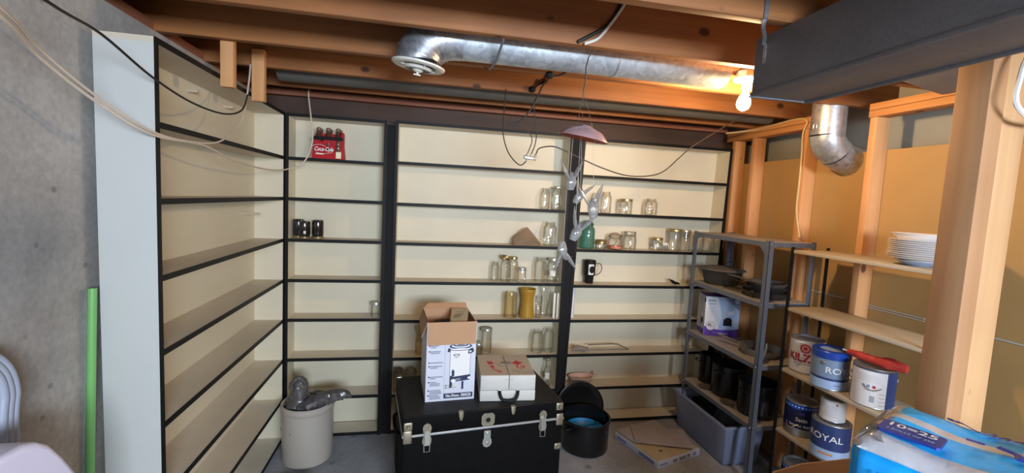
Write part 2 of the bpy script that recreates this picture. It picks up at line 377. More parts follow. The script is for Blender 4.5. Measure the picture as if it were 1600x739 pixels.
    def wrapband(s, r, a0, a1, z0, z1, mi=0, n=20):
        vs = []
        for i in range(n+1):
            a = a0+(a1-a0)*i/n; vs += [(r*math.cos(a), r*math.sin(a), z0), (r*math.cos(a), r*math.sin(a), z1)]
        return s.add(vs, [(2*i, 2*i+2, 2*i+3, 2*i+1) for i in range(n)], mi)
    def build(s, name, mats, parent=None, smooth=True, ang=38, loc=None):
        me = bpy.data.meshes.new(name); me.from_pydata([tuple(p) for p in s.v], [], s.f)
        if not isinstance(mats, (list, tuple)): mats = [mats]
        for m in mats: me.materials.append(M[m] if isinstance(m, str) else m)
        for p, mi in zip(me.polygons, s.m): p.material_index = mi
        if smooth:
            for p in me.polygons: p.use_smooth = True
            me.set_sharp_from_angle(angle=R(ang))
        me.update(); o = bpy.data.objects.new(name, me); C.objects.link(o)
        if parent is not None: o.parent = parent
        if loc: o.location = loc
        return o
def tag(o, label, cat, group=None, kind=None):
    o['label'] = label; o['category'] = cat
    if group: o['group'] = group
    if kind: o['kind'] = kind
    return o
def root(name, label, cat, loc=(0, 0, 0), rz=0, group=None):
    o = bpy.data.objects.new(name, None); C.objects.link(o); o.empty_display_size = .05
    o.location = loc; o.rotation_euler = (0, 0, rz); return tag(o, label, cat, group)
def struct(o): o['kind'] = 'structure'; return o
def dup(src, loc, label, rz=None, group=None, scale=None):
    def cp(o, par):
        c = o.copy(); C.objects.link(c)
        if par: c.parent = par
        for ch in kids.get(o.name, []): cp(ch, c)
        return c
    kids = {}
    for o in C.objects:
        if o.parent: kids.setdefault(o.parent.name, []).append(o)
    r = cp(src, None); r.location = loc; r['label'] = label
    if rz is not None: r.rotation_euler = (0, 0, rz)
    if group: r['group'] = group
    if scale: r.scale = scale
    return r
def frame(o, right, up):
    """matrix whose X runs along right, Y along up, Z out of the printed face"""
    r = Vector(right).normalized(); n = r.cross(Vector(up)).normalized(); u = n.cross(r)
    m = Matrix((r, u, n)).transposed().to_4x4(); m.translation = Vector(o); return m
def T(x, y, z): return Matrix.Translation((x, y, z))
def RZ(a): return Matrix.Rotation(a, 4, 'Z')
def RX(a): return Matrix.Rotation(a, 4, 'X')
def RY(a): return Matrix.Rotation(a, 4, 'Y')

# ------------------------------------------------------------------ room
JB = 2.30; JT = 2.535
struct(MB().box(-1.3, 3.0, -5.6, .5, -.12, 0).build('floor', 'floor'))
struct(MB().box(-1.32, -1.10, -5.4, .40, 0, 2.30).build('wall_left', 'conc'))
struct(MB().box(-1.10, 2.75, .19, .40, 0, 2.30).build('wall_back', 'conc'))
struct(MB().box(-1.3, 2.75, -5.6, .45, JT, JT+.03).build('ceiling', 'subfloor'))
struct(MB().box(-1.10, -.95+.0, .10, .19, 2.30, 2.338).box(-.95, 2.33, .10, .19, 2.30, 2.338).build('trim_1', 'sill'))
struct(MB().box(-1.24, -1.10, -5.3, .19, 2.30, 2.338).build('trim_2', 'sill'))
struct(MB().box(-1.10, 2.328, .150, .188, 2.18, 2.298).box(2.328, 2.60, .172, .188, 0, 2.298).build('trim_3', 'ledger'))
struct(MB().box(-1.32, -1.24, -5.4, .40, 2.338, JT).box(-1.3, 2.75, .30, .40, 2.338, JT).build('trim_4', 'subfloor'))
# rear wall with the window opening the daylight comes through
struct(MB().box(-1.32, .2, -5.45, -5.32, 0, JT).box(1.7, 2.75, -5.45, -5.32, 0, JT).box(.2, 1.7, -5.45, -5.32, 0, 1.6).box(.2, 1.7, -5.45, -5.32, 2.2, JT).build('wall_rear', 'drywall'))
struct(MB().box(.2, .25, -5.42, -5.34, 1.6, 2.2).box(1.65, 1.7, -5.42, -5.34, 1.6, 2.2).box(.25, 1.65, -5.42, -5.34, 1.6, 1.65).box(.25, 1.65, -5.42, -5.34, 2.15, 2.2).box(.93, .97, -5.42, -5.36, 1.65, 2.15).build('window_1', 'whitepl'))
# right wall: paper-faced board between studs, a band of grey facing above it
struct(MB().box(2.422, 2.436, -5.3, .19, 0, 2.055).build('wall_right', 'kraft'))
struct(MB().box(2.60, 2.62, -5.3, .19, 1.7, JT).build('wall_right_upper', 'foil'))
struct(MB().box(2.415, 2.4215, -1.90, -1.56, 1.196, 1.203).box(2.415, 2.4215, -1.38, -1.10, 1.192, 1.197).box(2.415, 2.4215, -1.38, -1.10, 1.204, 1.209).box(2.415, 2.4215, -.96, -.70, 1.207, 1.214).build('trim_5', 'palestrip'))  # thin pale strips across the kraft board
for i, (y0, y1) in enumerate(((-.70, .10), (-5.3, -1.05))):
    struct(MB().box(2.332, 2.42, y0, y1, 2.225, 2.261, bev=.002).box(2.332, 2.42, y0, y1, 2.263, 2.298, bev=.002).build('wall_plate_beam', 'plate'))
studs = [(.03, 'pine wall stud in the corner beside the tall black-edged shelves'),
         (-.182, 'pine wall stud left of the yellowed cable, first past the shelves'),
         (-.629, 'pine wall stud with the yellowed cable stapled down its front'),
         (-1.061, 'pine wall stud right of the round elbow duct'),
         ]
for y, lb in studs:
    o = MB().box(2.332, 2.42, y-.038, y, 0.0, 2.224, bev=.002).build('wall_stud', 'stud')
    tag(o, lb, 'stud', 'pine studs of the right wall')
# joists
names = 0
for k in range(-9, 5):
    yf = -1.39+.4085*k
    if yf < -5.2: continue
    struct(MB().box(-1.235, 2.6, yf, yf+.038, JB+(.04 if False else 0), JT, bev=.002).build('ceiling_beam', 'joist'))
# post beside the duct: a stud and a second one turned against it
p = MB().box(0, .062, 0, .089, .0, 2.298, bev=.003).build('wall_post', 'postshade', loc=(1.60, -2.045, 0))
tag(p, 'shade-tinted upright pine post with knots, behind the blue paper pack', 'post')
p = MB().box(0, .102, -.038, 0.0, .0, 2.298, bev=.003).build('wall_post', 'post', loc=(1.6625, -2.0, 0))
tag(p, 'pale pine post with a white cable across its top', 'post')

# ------------------------------------------------------------------ built-in shelf units
def shelf_unit(name, label, W, D, zs, loc, rz, lean=0, endmat='cream', backmat='cream', t=.019, post=None):
    r = root(name, label, 'shelf unit', loc, rz, 'cream shelf units with black edges')
    top = zs[0]
    def sh(mb):
        if lean:
            for v in mb.v: v.x += lean*(v.z-1)
        return mb
    for nm, x0, x1 in (('side_panel', 0, t), ('side_panel', W-t, W)):
        p = sh(MB().box(x0, x1, .004, D, 0, top-t)).build(nm, endmat, r)
        sh(MB().box(x0-.0005, x1+.0005, 0, .004, 0, top-t)).build('edge_strip', 'black', p)
    sh(MB().box(t, W-t, D-.006, D, 0.03, top-t)).build('back_panel', backmat, r)
    p = sh(MB().box(0, W, .004, D, top-t, top)).build('top_panel', 'cream2', r)
    sh(MB().box(-.0005, W+.0005, 0, .004, top-t, top+.001)).build('edge_strip', 'black', p)
    for i, z in enumerate(zs[1:]):
        p = sh(MB().box(t, W-t, .004, D-.006, z-t/2, z+t/2)).build('shelf', 'cream2', r)
        sh(MB().box(t, W-t, 0, .004, z-t/2-.001, z+t/2+.001)).build('edge_strip', 'black', p)
    return r
zA = [2.169, 1.8845, 1.6254, 1.3572, 1.0901, .8239, .553, .2844, .0176]
zB = [2.176, 1.8979, 1.6217, 1.353, 1.0825, .8115, .5434, .2795, .019]
zC = [2.161, 1.8861, 1.613, 1.3408, 1.0718, .8073, .5443, .2809, .0200]
u = shelf_unit('shelf_unit', 'cream shelf unit along the concrete wall, its plain white end panel facing out', 1.372, .178, zA, (-.894, -1.37, 0), R(90), backmat='cream')
pg = MB().box(.56, .575, .13, .172, 2.10, 2.112).box(.93, .945, .13, .172, 2.10, 2.112).box(1.10, 1.11, .06, .172, 1.53, 1.54).build('shelf_peg', 'board', u)
for ch in u.children:
    if ch.name.startswith('side_panel') and ch.matrix_local.translation.x < .01 and min(v.co.x for v in ch.data.vertices) < .01:
        ch.data.materials[0] = M['white_panel']; ch['label'] = 'plain white end panel'
shelf_unit('shelf_unit', 'narrow cream shelf unit in the corner, holding the red six-pack and three dark jars', .625, .165, zA, (-.892, 0, 0), 0)
shelf_unit('shelf_unit', 'wide cream shelf unit behind the black trunk, with the amber vase', 1.229, .165, zB, (-.214, 0, 0), 0)
shelf_unit('shelf_unit', 'wide cream shelf unit behind the grey steel rack, with the green jar', 1.219, .165, zC, (1.070, 0, 0), 0, lean=.0259)
o = MB().box(-.266, -.2155, .010, .10, 0, 2.15).build('filler_strip', 'blackmatt'); tag(o, 'black upright filler strip between the narrow and the first wide shelf unit', 'filler strip')
f = MB()
f.add([(1.0165, .006, 0), (1.0425, .006, 0), (1.0425, .10, 0), (1.0165, .10, 0), (1.0165, .006, 2.15), (1.098, .006, 2.15), (1.098, .10, 2.15), (1.0165, .10, 2.15)],
      [(0, 3, 2, 1), (4, 5, 6, 7), (0, 1, 5, 4), (1, 2, 6, 5), (2, 3, 7, 6), (3, 0, 4, 7)])
o = f.build('filler_strip', 'blackmatt', smooth=False); tag(o, 'black wedge-shaped filler strip behind the hanging glass birds', 'filler strip')
f = MB().box(1.045, 1.085, -.016, .004, 1.275, 1.305, bev=.002).box(1.055, 1.08, -.03, -.01, 1.26, 1.28, bev=.002).build('latch_bracket', 'black', o)

# wooden cleats hanging from the joists over the left unit
o = MB().box(-.878, -.828, -.940, -.902, 2.112, 2.40, bev=.002).build('wooden_cleat', 'stud'); tag(o, 'short pine cleat hanging from a joist, nearer the white end panel', 'cleat', 'short cleats above the left shelves')
o = MB().box(-.872, -.815, -.613, -.5755, 2.120, 2.372, bev=.002).build('wooden_cleat', 'stud'); tag(o, 'short pine cleat over the corner, nearer the narrow shelf unit', 'cleat', 'short cleats above the left shelves')

# ------------------------------------------------------------------ ducts, register, bulb
r = root('rectangular_duct', 'long flat grey sheet metal duct under the joists', 'duct', (0, 0, 0))
MB().box(1.125, 1.352, -5.2, -1.652, 2.100, 2.296, bev=.003).build('duct_body', 'galv_dark', r)
MB().box(1.121, 1.135, -5.2, -1.65, 2.098, 2.112, bev=.002).box(1.345, 1.358, -5.2, -1.65, 2.092, 2.104, bev=.002).box(1.119, 1.356, -1.656, -1.646, 2.096, 2.103).build('seam_flange', 'galv_dark', r)
MB().box(1.1195, 1.1235, -2.66, -2.61, 2.10, 2.296).build('screw_strip', 'galv_dark', r)
o = MB().add([(1.55, -1.86, 2.27), (1.97, -1.50, 2.27), (2.32, -1.40, 2.27), (2.32, -1.95, 2.27), (1.55, -1.86, 2.296), (1.97, -1.50, 2.296), (2.32, -1.40, 2.296), (2.32, -1.95, 2.296)],
      [(0, 1, 2, 3), (4, 7, 6, 5), (0, 4, 5, 1), (1, 5, 6, 2), (2, 6, 7, 3), (3, 7, 4, 0)]).build('duct_branch', 'galv_dark', smooth=False)
tag(o, 'dark flat sheet metal piece over the stud wall, beside the post top', 'duct')
r = root('elbow_duct', 'short round galvanised duct turning into the stud wall', 'duct', (2.25, -.885, 0))
MB().tube([(0, 0, 2.36), (0, 0, 2.145)], .086, 28, cap=False).build('duct_pipe', 'galv', r)
MB().tube([(0, 0, 2.15), (.005, 0, 2.12), (.03, 0, 2.085), (.07, 0, 2.055)], .087, 28).tube([(.07, 0, 2.055), (.12, 0, 2.03), (.20, 0, 2.01)], .087, 28, cap=True).build('duct_elbow', 'galv', r)
MB().tube([(-.0865, .012*math.cos(t), 2.19+.022*math.sin(t)) for t in [2*PI*i/16 for i in range(16)]], .0022, 6, closed=True).build('crimp_mark', 'galv', r)
r = root('round_duct', 'long round galvanised duct between the joists ending in the ceiling register', 'duct', (0, -1.165, 2.338))
MB().tube([(.09, 0, 0), (1.345, 0, 0)], .077, 30).build('duct_pipe', 'galv_pipe', r)
e = MB().tube([(.13, 0, 0), (.10, 0, 0), (.055, 0, -.003), (.012, 0, -.016), (-.022, 0, -.040), (-.043, 0, -.072), (-.050, 0, -.098), (-.050, 0, -.110)], [.079, .080, .083, .087, .091, .093, .093, .090], 32, smooth=3)
for q, d, rr in (((.055, 0, -.003), (1, 0, .15), .086), ((.012, 0, -.016), (1, 0, .55), .0895), ((-.022, 0, -.040), (.8, 0, 1), .0930), ((-.043, 0, -.072), (.35, 0, 1), .0948)):
    d = Vector(d).normalized(); q = Vector(q); e.tube([q-d*.0025, q+d*.0025], rr, 32)
e.build('duct_elbow', 'galv', r)
MB().tube([(.795, 0, 0), (.803, 0, 0)], .0795, 30).build('duct_collar', 'galv', r)
MB().tube([(.27, -.19, -.040), (.262, -.06, -.088), (.252, .06, -.088), (.246, .172, -.047)], .006, 6, flat=.35).build('hanger_strap', 'galv_dark', r)
r = root('ceiling_register', 'round white ceiling register with dark slots under the duct elbow', 'register', (-.050, -1.165, 2.213))
r.rotation_euler = (R(4), R(7), 0)
MB().lathe([(.070, .014), (.073, .004), (.078, .000), (.100, -.001), (.108, .004), (.109, .010), (.104, .012), (.072, .018)], 40).build('register_ring', 'whitepl', r)
MB().lathe([(0, .016), (.073, .016), (.073, .006), (.071, .006)], 32).build('register_throat', 'blackmatt', r)
c = MB().lathe([(0, -.020), (.010, -.020), (.020, -.014), (.023, -.008), (.018, -.004), (0, .0)], 32)
for q in (.034, .050): c.lathe([(q, -.010), (q+.008, -.002), (q+.0085, .0), (q+.002, -.004)], 32)
for i in range(4):
    a = 2*PI*i/4+.4; c.box(.018, .074, -.002, .002, -.004, .002, X=RZ(a))
c.tube([(0, 0, -.018), (0, 0, -.030)], .005, 8).box(-.014, .014, -.002, .002, -.032, -.027)
c.build('register_vane', 'whitepl', r)
# pipe between the last two joists
o = MB().tube([(-.82, -.36, 2.352), (2.30, -.36, 2.364)], .068, 24).build('steel_pipe', 'galv_dull'); tag(o, 'dull grey metal pipe between the two joists nearest the back shelves', 'pipe')

def lamp(loc, bulbmat, label, boxy=True):
    r = root('lamp_holder', label, 'light bulb', loc, 0, 'bare ceiling bulbs')
    if boxy:
        MB().tube([(0, 0, .040), (0, 0, .012)], .052, 8).build('junction_box', 'steel', r)
    MB().lathe([(0, .012), (.060, .012), (.064, .006), (.060, 0), (.040, -.006), (.026, -.012), (.023, -.035), (.021, -.045), (0, -.045)], 32).build('holder_body', 'porcelain', r)
    X = RY(R(5)) @ T(0, 0, .008) @ Matrix.Scale(1.0, 4)
    MB().tube([(0, 0, -.045), (0, 0, -.066)], [.0135, .0135], 16, X=X).build('bulb_base', 'steel', r)
    MB().lathe([(.0135, -.064), (.016, -.072), (.024, -.088), (.0300, -.108), (.0300, -.122), (.024, -.138), (.012, -.147), (0, -.149)], 24, X=X).build('bulb_glass', bulbmat, r)
    return r
lamp((1.475, -1.175, 2.307), 'bulbglass', 'lit bare bulb in a white porcelain holder beside the flat duct')
struct(MB().box(1.41, 1.54, -1.351, -.982, 2.35, 2.388, bev=.002).build('ceiling_block_beam', 'joist'))
lamp((1.95, -4.05, 2.255), 'bulbrear', 'lit bare bulb behind the viewer, out of the picture')

# ------------------------------------------------------------------ cables
def cable(name, pts, r, mat, label, n=7, group='cables hanging from the joists'):
    o = MB().tube(pts, r, n, smooth=6).build(name, mat); tag(o, label, 'cable', group); return o
cable('cable', [(-.80, -2.3, 2.12), (-.825, -1.9, 2.073), (-.875, -1.65, 2.082), (-.863, -1.45, 2.022), (-.866, -1.2, 1.992), (-.839, -1.0, 1.988), (-.846, -.8, 2.04), (-.880, -.64, 2.14), (-.882, -.62, 2.20)], .0038, 'cable_b', 'black cable sagging across the top of the white end panel to the cleat')
cable('cable', [(-.78, -2.3, 2.08), (-.829, -2.0, 2.016), (-.912, -1.8, 1.994), (-.922, -1.6, 1.925), (-.882, -1.42, 1.855), (-.867, -1.2, 1.847), (-.864, -1.0, 1.87), (-.875, -.85, 1.926), (-.880, -.7, 2.015), (-.882, -.62, 2.20), (-.884, -.59, 2.30)], .0038, 'cable_w', 'cream cable rising back up to the cleat, upper of the pair on the left')
cable('cable', [(-.78, -2.3, 2.06), (-.83, -2.0, 2.001), (-.912, -1.8, 1.974), (-.923, -1.6, 1.91), (-.882, -1.42, 1.845), (-.872, -1.1, 1.845), (-.882, -.8, 1.809), (-.88, -.4, 1.791), (-.856, -.12, 1.806), (-.77, -.04, 1.864), (-.724, -.03, 2.001), (-.733, -.03, 2.14), (-.757, 0.0, 2.292), (-.757, .03, 2.36)], .0045, 'cable_w', 'long cream cable looping past the red six-pack to the back joist')
Y = -.6
r = root('antenna_splitter', 'small metal cable splitter hanging by thin black leads before the top shelves', 'splitter', (0, 0, 0))
MB().box(-.036, .036, -.012, .012, -.009, .009, bev=.002, X=T(.572, Y, 1.932) @ RY(R(6))).tube([(.555, Y, 1.94), (.555, Y, 1.956)], .006, 10).tube([(.578, Y, 1.94), (.578, Y, 1.954)], .006, 10).tube([(.600, Y, 1.938), (.606, Y, 1.956)], .006, 10).tube([(.556, Y, 1.925), (.552, Y, 1.908)], .006, 10).build('splitter_box', 'steel', r)
g = 'thin leads of the splitter'
cable('lead_cable', [(.414, Y, 2.30), (.408, Y, 2.121), (.414, Y, 2.034), (.450, Y, 1.945), (.513, Y, 1.888), (.552, Y, 1.912)], .0032, 'cable_b', 'thin black lead making the wide left loop under the splitter', group=g)
cable('lead_cable', [(.636, Y, 2.37), (.597, Y, 2.272), (.557, Y, 2.197), (.501, Y, 2.129), (.433, Y, 2.099)], .0048, 'cable_b', 'thick black lead crossing down to the left above the splitter', group=g)
cable('lead_cable', [(.433, Y, 2.099), (.503, Y, 2.101), (.556, Y, 2.076), (.578, Y, 2.028), (.556, Y, 1.955)], .0030, 'cable_g', 'thin lead curling over into the top of the splitter', group=g)
cable('lead_cable', [(.597, Y, 2.272), (.580, Y, 2.25), (.585, Y, 2.171), (.602, Y, 2.083), (.597, Y, 2.011), (.579, Y, 1.954)], .0030, 'cable_b', 'thin lead dropping straight into the middle of the splitter', group=g)
cable('lead_cable', [(.606, Y, 1.956), (.625, Y, 1.990), (.707, Y, 2.005), (.805, Y, 1.975), (1.006, Y, 1.903), (1.192, Y, 1.865), (1.378, Y, 1.891), (1.497, Y, 1.988), (1.577, Y, 2.062), (1.742, Y, 2.171), (1.87, -.57, 2.245), (2.0, -.54, 2.31)], .0038, 'cable_g', 'long dark lead swooping right from the splitter toward the bulb', group=g)
for nm, P, lb in (('cable_tie_cord', [(.535, -1.08, 2.262), (.585, -1.075, 2.270), (.622, -1.070, 2.31), (.640, -1.06, 2.375)], 'black cord looped to a round plug on the joist, nearer the round duct'),
                  ('cable_tie_cord', [(.572, -.585, 2.315), (.61, -.585, 2.350), (.64, -.585, 2.355), (.664, -.585, 2.40)], 'black cord looped to a round plug on the joist behind, lower one')):
    q = P[0]; mb = MB().tube(P, .0045, 7, smooth=6).tube([P[1], (P[1][0]+.03, P[1][1]-.004, P[1][2]+.02), (P[2][0]+.012, P[2][1]-.004, P[2][2]+.02), P[3]], .0045, 7, smooth=6)
    o = mb.build(nm, 'cable_b'); tag(o, lb, 'cord', 'corded plugs on the joists')
    MB().lathe([(0, -.016), (.012, -.014), (.019, -.006), (.020, .004), (.014, .014), (0, .016)], 18, X=T(q[0]-.004, q[1], q[2])).build('round_plug', 'blackmatt', o)
cable('cable', [(.72, -1.398, 2.48), (.700, -1.398, 2.43), (.660, -1.40, 2.375), (.60, -1.40, 2.335), (.550, -1.400, 2.305)], .007, 'cable_b', 'short thick black cable coming through the joist over the wind chime')
cable('cable', [(.735, -1.408, 2.48), (.717, -1.408, 2.445), (.677, -1.41, 2.385), (.629, -1.41, 2.325), (.575, -1.41, 2.298)], .0058, 'whitepl', 'short thick white cable coming through the joist over the wind chime')
cable('cable', [(2.10, -.20, 2.24), (2.315, -.20, 2.278), (2.322, -.34, 2.283), (2.322, -.557, 2.296), (2.322, -.66, 2.275), (2.320, -.642, 2.195), (2.320, -.650, 2.06), (2.324, -.648, 1.867), (2.322, -.652, 1.708), (2.318, -.70, 1.54)], .0058, 'cable_o', 'yellowed cable along the wall plate and down a stud to the steel rack')
cable('cable', [(1.74, -2.12, 2.27), (1.64, -2.10, 2.17), (1.612, -2.10, 2.083), (1.610, -2.10, 2.039), (1.632, -2.10, 2.012), (1.68, -2.10, 1.990), (1.75, -2.10, 1.985)], .0068, 'porcelain', 'thick white cable curving across the pale post top')
o = MB().box(1.026, 1.040, -1.8035, -1.8015, 2.2988, 2.50).tube([(1.033, -1.803, 2.31), (1.045, -1.78, 2.285), (1.085, -1.74, 2.275), (1.118, -1.70, 2.262)], .007, 6, flat=.3, smooth=4).tube([(1.1235, -1.70, 2.262), (1.1235, -1.70, 2.20)], .007, 6, flat=.3).build('hanger_strap', 'galv'); tag(o, 'pale metal strap from the joist to the corner of the flat duct', 'strap')

# ------------------------------------------------------------------ wind chime
r = root('wind_chime', 'wind chime of clear glass birds under a mauve saucer', 'wind chime', (.606, -1.372, 0))
MB().lathe([(0, 2.000), (.022, 2.000), (.030, 1.994), (.070, 1.980), (.098, 1.954), (.101, 1.948), (.098, 1.946), (.06, 1.962), (0, 1.970)], 40, mis=[0, 0, 0, 0, 0, 1, 1, 1], X=T(0, 0, 1.95) @ RY(R(9)) @ RX(R(7)) @ T(0, 0, -1.95)).build('saucer', ['disc', 'discred'], r)
h = MB().tube([(-.004, 0, 2.318), (.012, 0, 2.308), (.004, 0, 2.29), (.010, 0, 2.275), (0, 0, 2.26)], .0022, 6, smooth=4).tube([(.002, 0, 2.26), (-.006, 0, 2.225), (-.004, 0, 2.175), (-.010, 0, 2.13)], .003, 6)
for a in (0, 2.1, 4.2): h.tube([(-.010, 0, 2.13), (.04*math.cos(a), .04*math.sin(a), 1.985)], .0009, 5)
h.build('hanging_wire', 'cable_g', r)
def bird(mb, X, s=1):
    mb.tube([(0, 0, .030), (0, 0, .018), (.002, 0, 0), (0, 0, -.020), (0, 0, -.032)], [.005, .015, .020, .016, .012], 12, smooth=3, X=X)
    for sd in (-1, 1):
        mb.tube([(sd*.006, 0, .008), (sd*.018, .004, .032), (sd*.034, .006, .062), (sd*.046, .004, .086)], [.010, .014, .011, .002], 10, flat=.5, smooth=3, X=X)
    mb.tube([(0, 0, .024), (-.004, -.012, .034), (-.006, -.022, .036)], [.008, .007, .001], 8, smooth=2, X=X)
bs = [(-.046, 1.772, 0, 1), (.002, 1.715, 25, .9), (.060, 1.668, -8, 1.15), (-.010, 1.572, 22, 1.1), (-.052, 1.497, 170, 1.05)]
for i, (x, z, a, s) in enumerate(bs):
    X = T(x, (-.02, .02, 0, -.015, .015)[i], z) @ RY(R(a)) @ Matrix.Scale(s, 4)
    mb = MB(); bird(mb, X); b = mb.build('glass_bird', 'crystal', r)
for x0, x, z in ((-.046, -.046, 1.79), (.002, .002, 1.735), (.06, .060, 1.69), (-.012, -.010, 1.60), (-.06, -.056, 1.52)):
    MB().tube([(x0*.9, (x0 > 0)*.02, 1.96), (x, 0, z)], .0007, 5).build('thread', 'thread', r)

# ------------------------------------------------------------------ jars and things on the shelves
def jar_mesh(kind, r, h):
    if kind == 'mason': p = [(0, .004), (.80, .004), (.86, 0), (.98, .03), (1, .06), (1, .70), (.97, .76), (.86, .82), (.74, .86), (.72, .89), (.76, .905), (.72, .92), (.76, .94), (.71, .955), (.72, 1.0), (.66, .995), (.66, .87), (.80, .80), (.93, .72), (.94, .06), (.80, .035), (0, .03)]
    elif kind == 'squat': p = [(0, .004), (.80, .004), (.88, 0), (1, .05), (1.0, .62), (.92, .74), (.80, .80), (.80, .99), (.76, 1), (.75, .82), (.88, .70), (.94, .60), (.94, .08), (.8, .05), (0, .045)]
    elif kind == 'straight': p = [(0, .004), (.90, .004), (.98, .01), (1, .04), (1, .90), (.96, .94), (.93, 1.0), (.88, 1.0), (.90, .9), (.94, .85), (.94, .06), (0, .05)]
    elif kind == 'tumbler': p = [(0, .003), (.68, .003), (.74, .02), (.98, .98), (1, 1), (.95, .995), (.70, .08), (0, .07)]
    elif kind == 'vase': p = [(0, .004), (.74, .004), (.80, .02), (.80, .12), (.84, .30), (.86, .38), (.70, .60), (.74, .72), (.92, .90), (1, .97), (.98, 1), (.90, .97), (.66, .70), (.62, .60), (.78, .38), (.74, .1), (0, .06)]
    elif kind == 'budvase': p = [(0, .003), (.9, .003), (1, .03), (.96, .22), (.60, .42), (.40, .62), (.36, .85), (.55, .98), (.5, 1), (.30, .86), (.33, .62), (.52, .42), (.88, .2), (0, .05)]
    elif kind == 'bottle': p = [(0, .003), (.9, .003), (1, .03), (1, .42), (.93, .52), (.62, .66), (.46, .76), (.44, .90), (.55, .92), (.55, .985), (.45, 1), (.38, .99), (.38, .76), (.56, .65), (.9, .5), (.94, .05), (0, .04)]
    elif kind == 'hour': p = [(0, .004), (.86, .004), (.92, .03), (.84, .25), (.74, .5), (.76, .65), (.92, .88), (1, .97), (.97, 1), (.88, .95), (.70, .62), (.68, .5), (.80, .2), (0, .05)]
    k = max(i for i, q in enumerate(p) if q[1] >= .98)
    p = p[:k+1]+[(p[k][0]*.95, p[k][1])]
    return MB().lathe([(a*r, b*h) for a, b in p], 26)
LIDS = {}
def jar(kind, x, y, z, r, h, label, mat='glass', lid=None, name='glass_jar', cat='jar', group='glass jars on the shelves', tilt=0, content=None, lab=False, clamp=False):
    o = jar_mesh(kind, r, h).build(name, mat, loc=(x, y, z)); tag(o, label, cat, group)
    o.rotation_euler = (0, 0, random.uniform(0, 6))
    lr = {'mason': .76, 'squat': .84, 'straight': .98, 'bottle': .56}.get(kind, .9)*r
    if lid:
        X = T(0, 0, h-.012)
        if tilt: X = T(.006, -.004, h-.004) @ RY(R(tilt)) @ RX(R(tilt*.8))
        m = MB()
        if lid.endswith('ring'):
            m.lathe([(lr*1.02, 0), (lr*1.06, .002), (lr*1.06, .015), (lr*1.0, .018), (lr*.80, .018), (lr*.80, .016), (lr*.98, .014), (lr*.98, 0)], 28, X=X)
            lm = lid[:-4]
        elif lid == 'dome':
            m.lathe([(lr*1.06, 0), (lr*1.1, .004), (lr*1.05, .016), (lr*.85, .028), (lr*.4, .040), (0, .042)], 28, X=T(0, 0, h-.02)); lm = 'glass'
        elif lid == 'domegold':
            m.lathe([(lr*1.0, 0), (lr*1.08, .010), (lr*1.02, .022), (lr*.7, .034), (0, .038)], 28, X=T(0, 0, h-.034)); lm = 'gold'
        else:
            m.lathe([(lr*1.03, 0), (lr*1.07, .001), (lr*1.07, .014), (lr*1.02, .018), (lr*.94, .0165), (0, .0165)], 28, X=X); lm = lid
        l = m.build('lid', lm, o)
        if clamp:
            MB().tube([(lr*1.1, -.02, h-.02), (lr*1.25, -.02, h-.05), (lr*1.25, .02, h-.05), (lr*1.1, .02, h-.02)], .0015, 6, smooth=3).tube([(-lr*1.12, 0, h*.75), (-lr*1.12, 0, h)], .002, 6).lathe([(lr*1.08, 0), (lr*1.12, .002), (lr*1.08, .004)], 24, X=T(0, 0, h*.80)).build('clamp_wire', 'steel', o)
    if content: MB().lathe([(0, .006), (r*.92, .008), (r*.93, h*.22), (r*.5, h*.26), (0, h*.24)], 24).build('contents', content, o)
    if lab:
        a = math.atan2(-3.07-y, -x)-o.rotation_euler[2]; m = MB().wrapband(r+.0008, a-.45, a+.45, h*.28, h*.52, n=8); m.build('paper_label', 'label', o)
    return o
t_ = .0105
def z(U, i): return U[i]+t_
# corner unit
ja = 'dark jars stood upside down on the corner unit'
d0 = None
for (x, y, s, lb, mt) in ((-.835, .100, 1.0, 'dark jar stood on its lid, partly behind the black corner edge', 0), (-.785, .050, .93, 'dark jar stood on its lid, middle one with a small white tag', 0), (-.708, .075, 1.0, 'dark jar stood on its lid with a silvery base on top', 1)):
    b = MB().lathe([(0, .124), (.028, .124), (.034, .120), (.036, .112), (.037, .030), (.034, .020), (.033, .012), (0, .012)], 26).build('dark_jar', 'darkjar', loc=(x, y, z(zA, 3))); tag(b, lb, 'jar', ja); b.scale = (s, s, s)
    MB().lathe([(0, 0), (.037, 0), (.038, .003), (.038, .011), (.036, .013), (0, .013)], 26).build('lid', 'gold', b)
    if mt: MB().lathe([(0, .1245), (.026, .1245), (.031, .122), (.034, .118), (.030, .124)], 26).build('base_rim', 'greylid', b)
    elif s < 1:
        a = math.atan2(-3.1, .8); MB().wrapband(.0375, a-.2, a+.2, .035, .055, n=5).build('paper_tag', 'label', b)
jar('straight', -.322, .075, z(zA, 5), .032, .092, 'small squat jar with a silver lid, alone at the end of a corner unit shelf', lid='greylid')
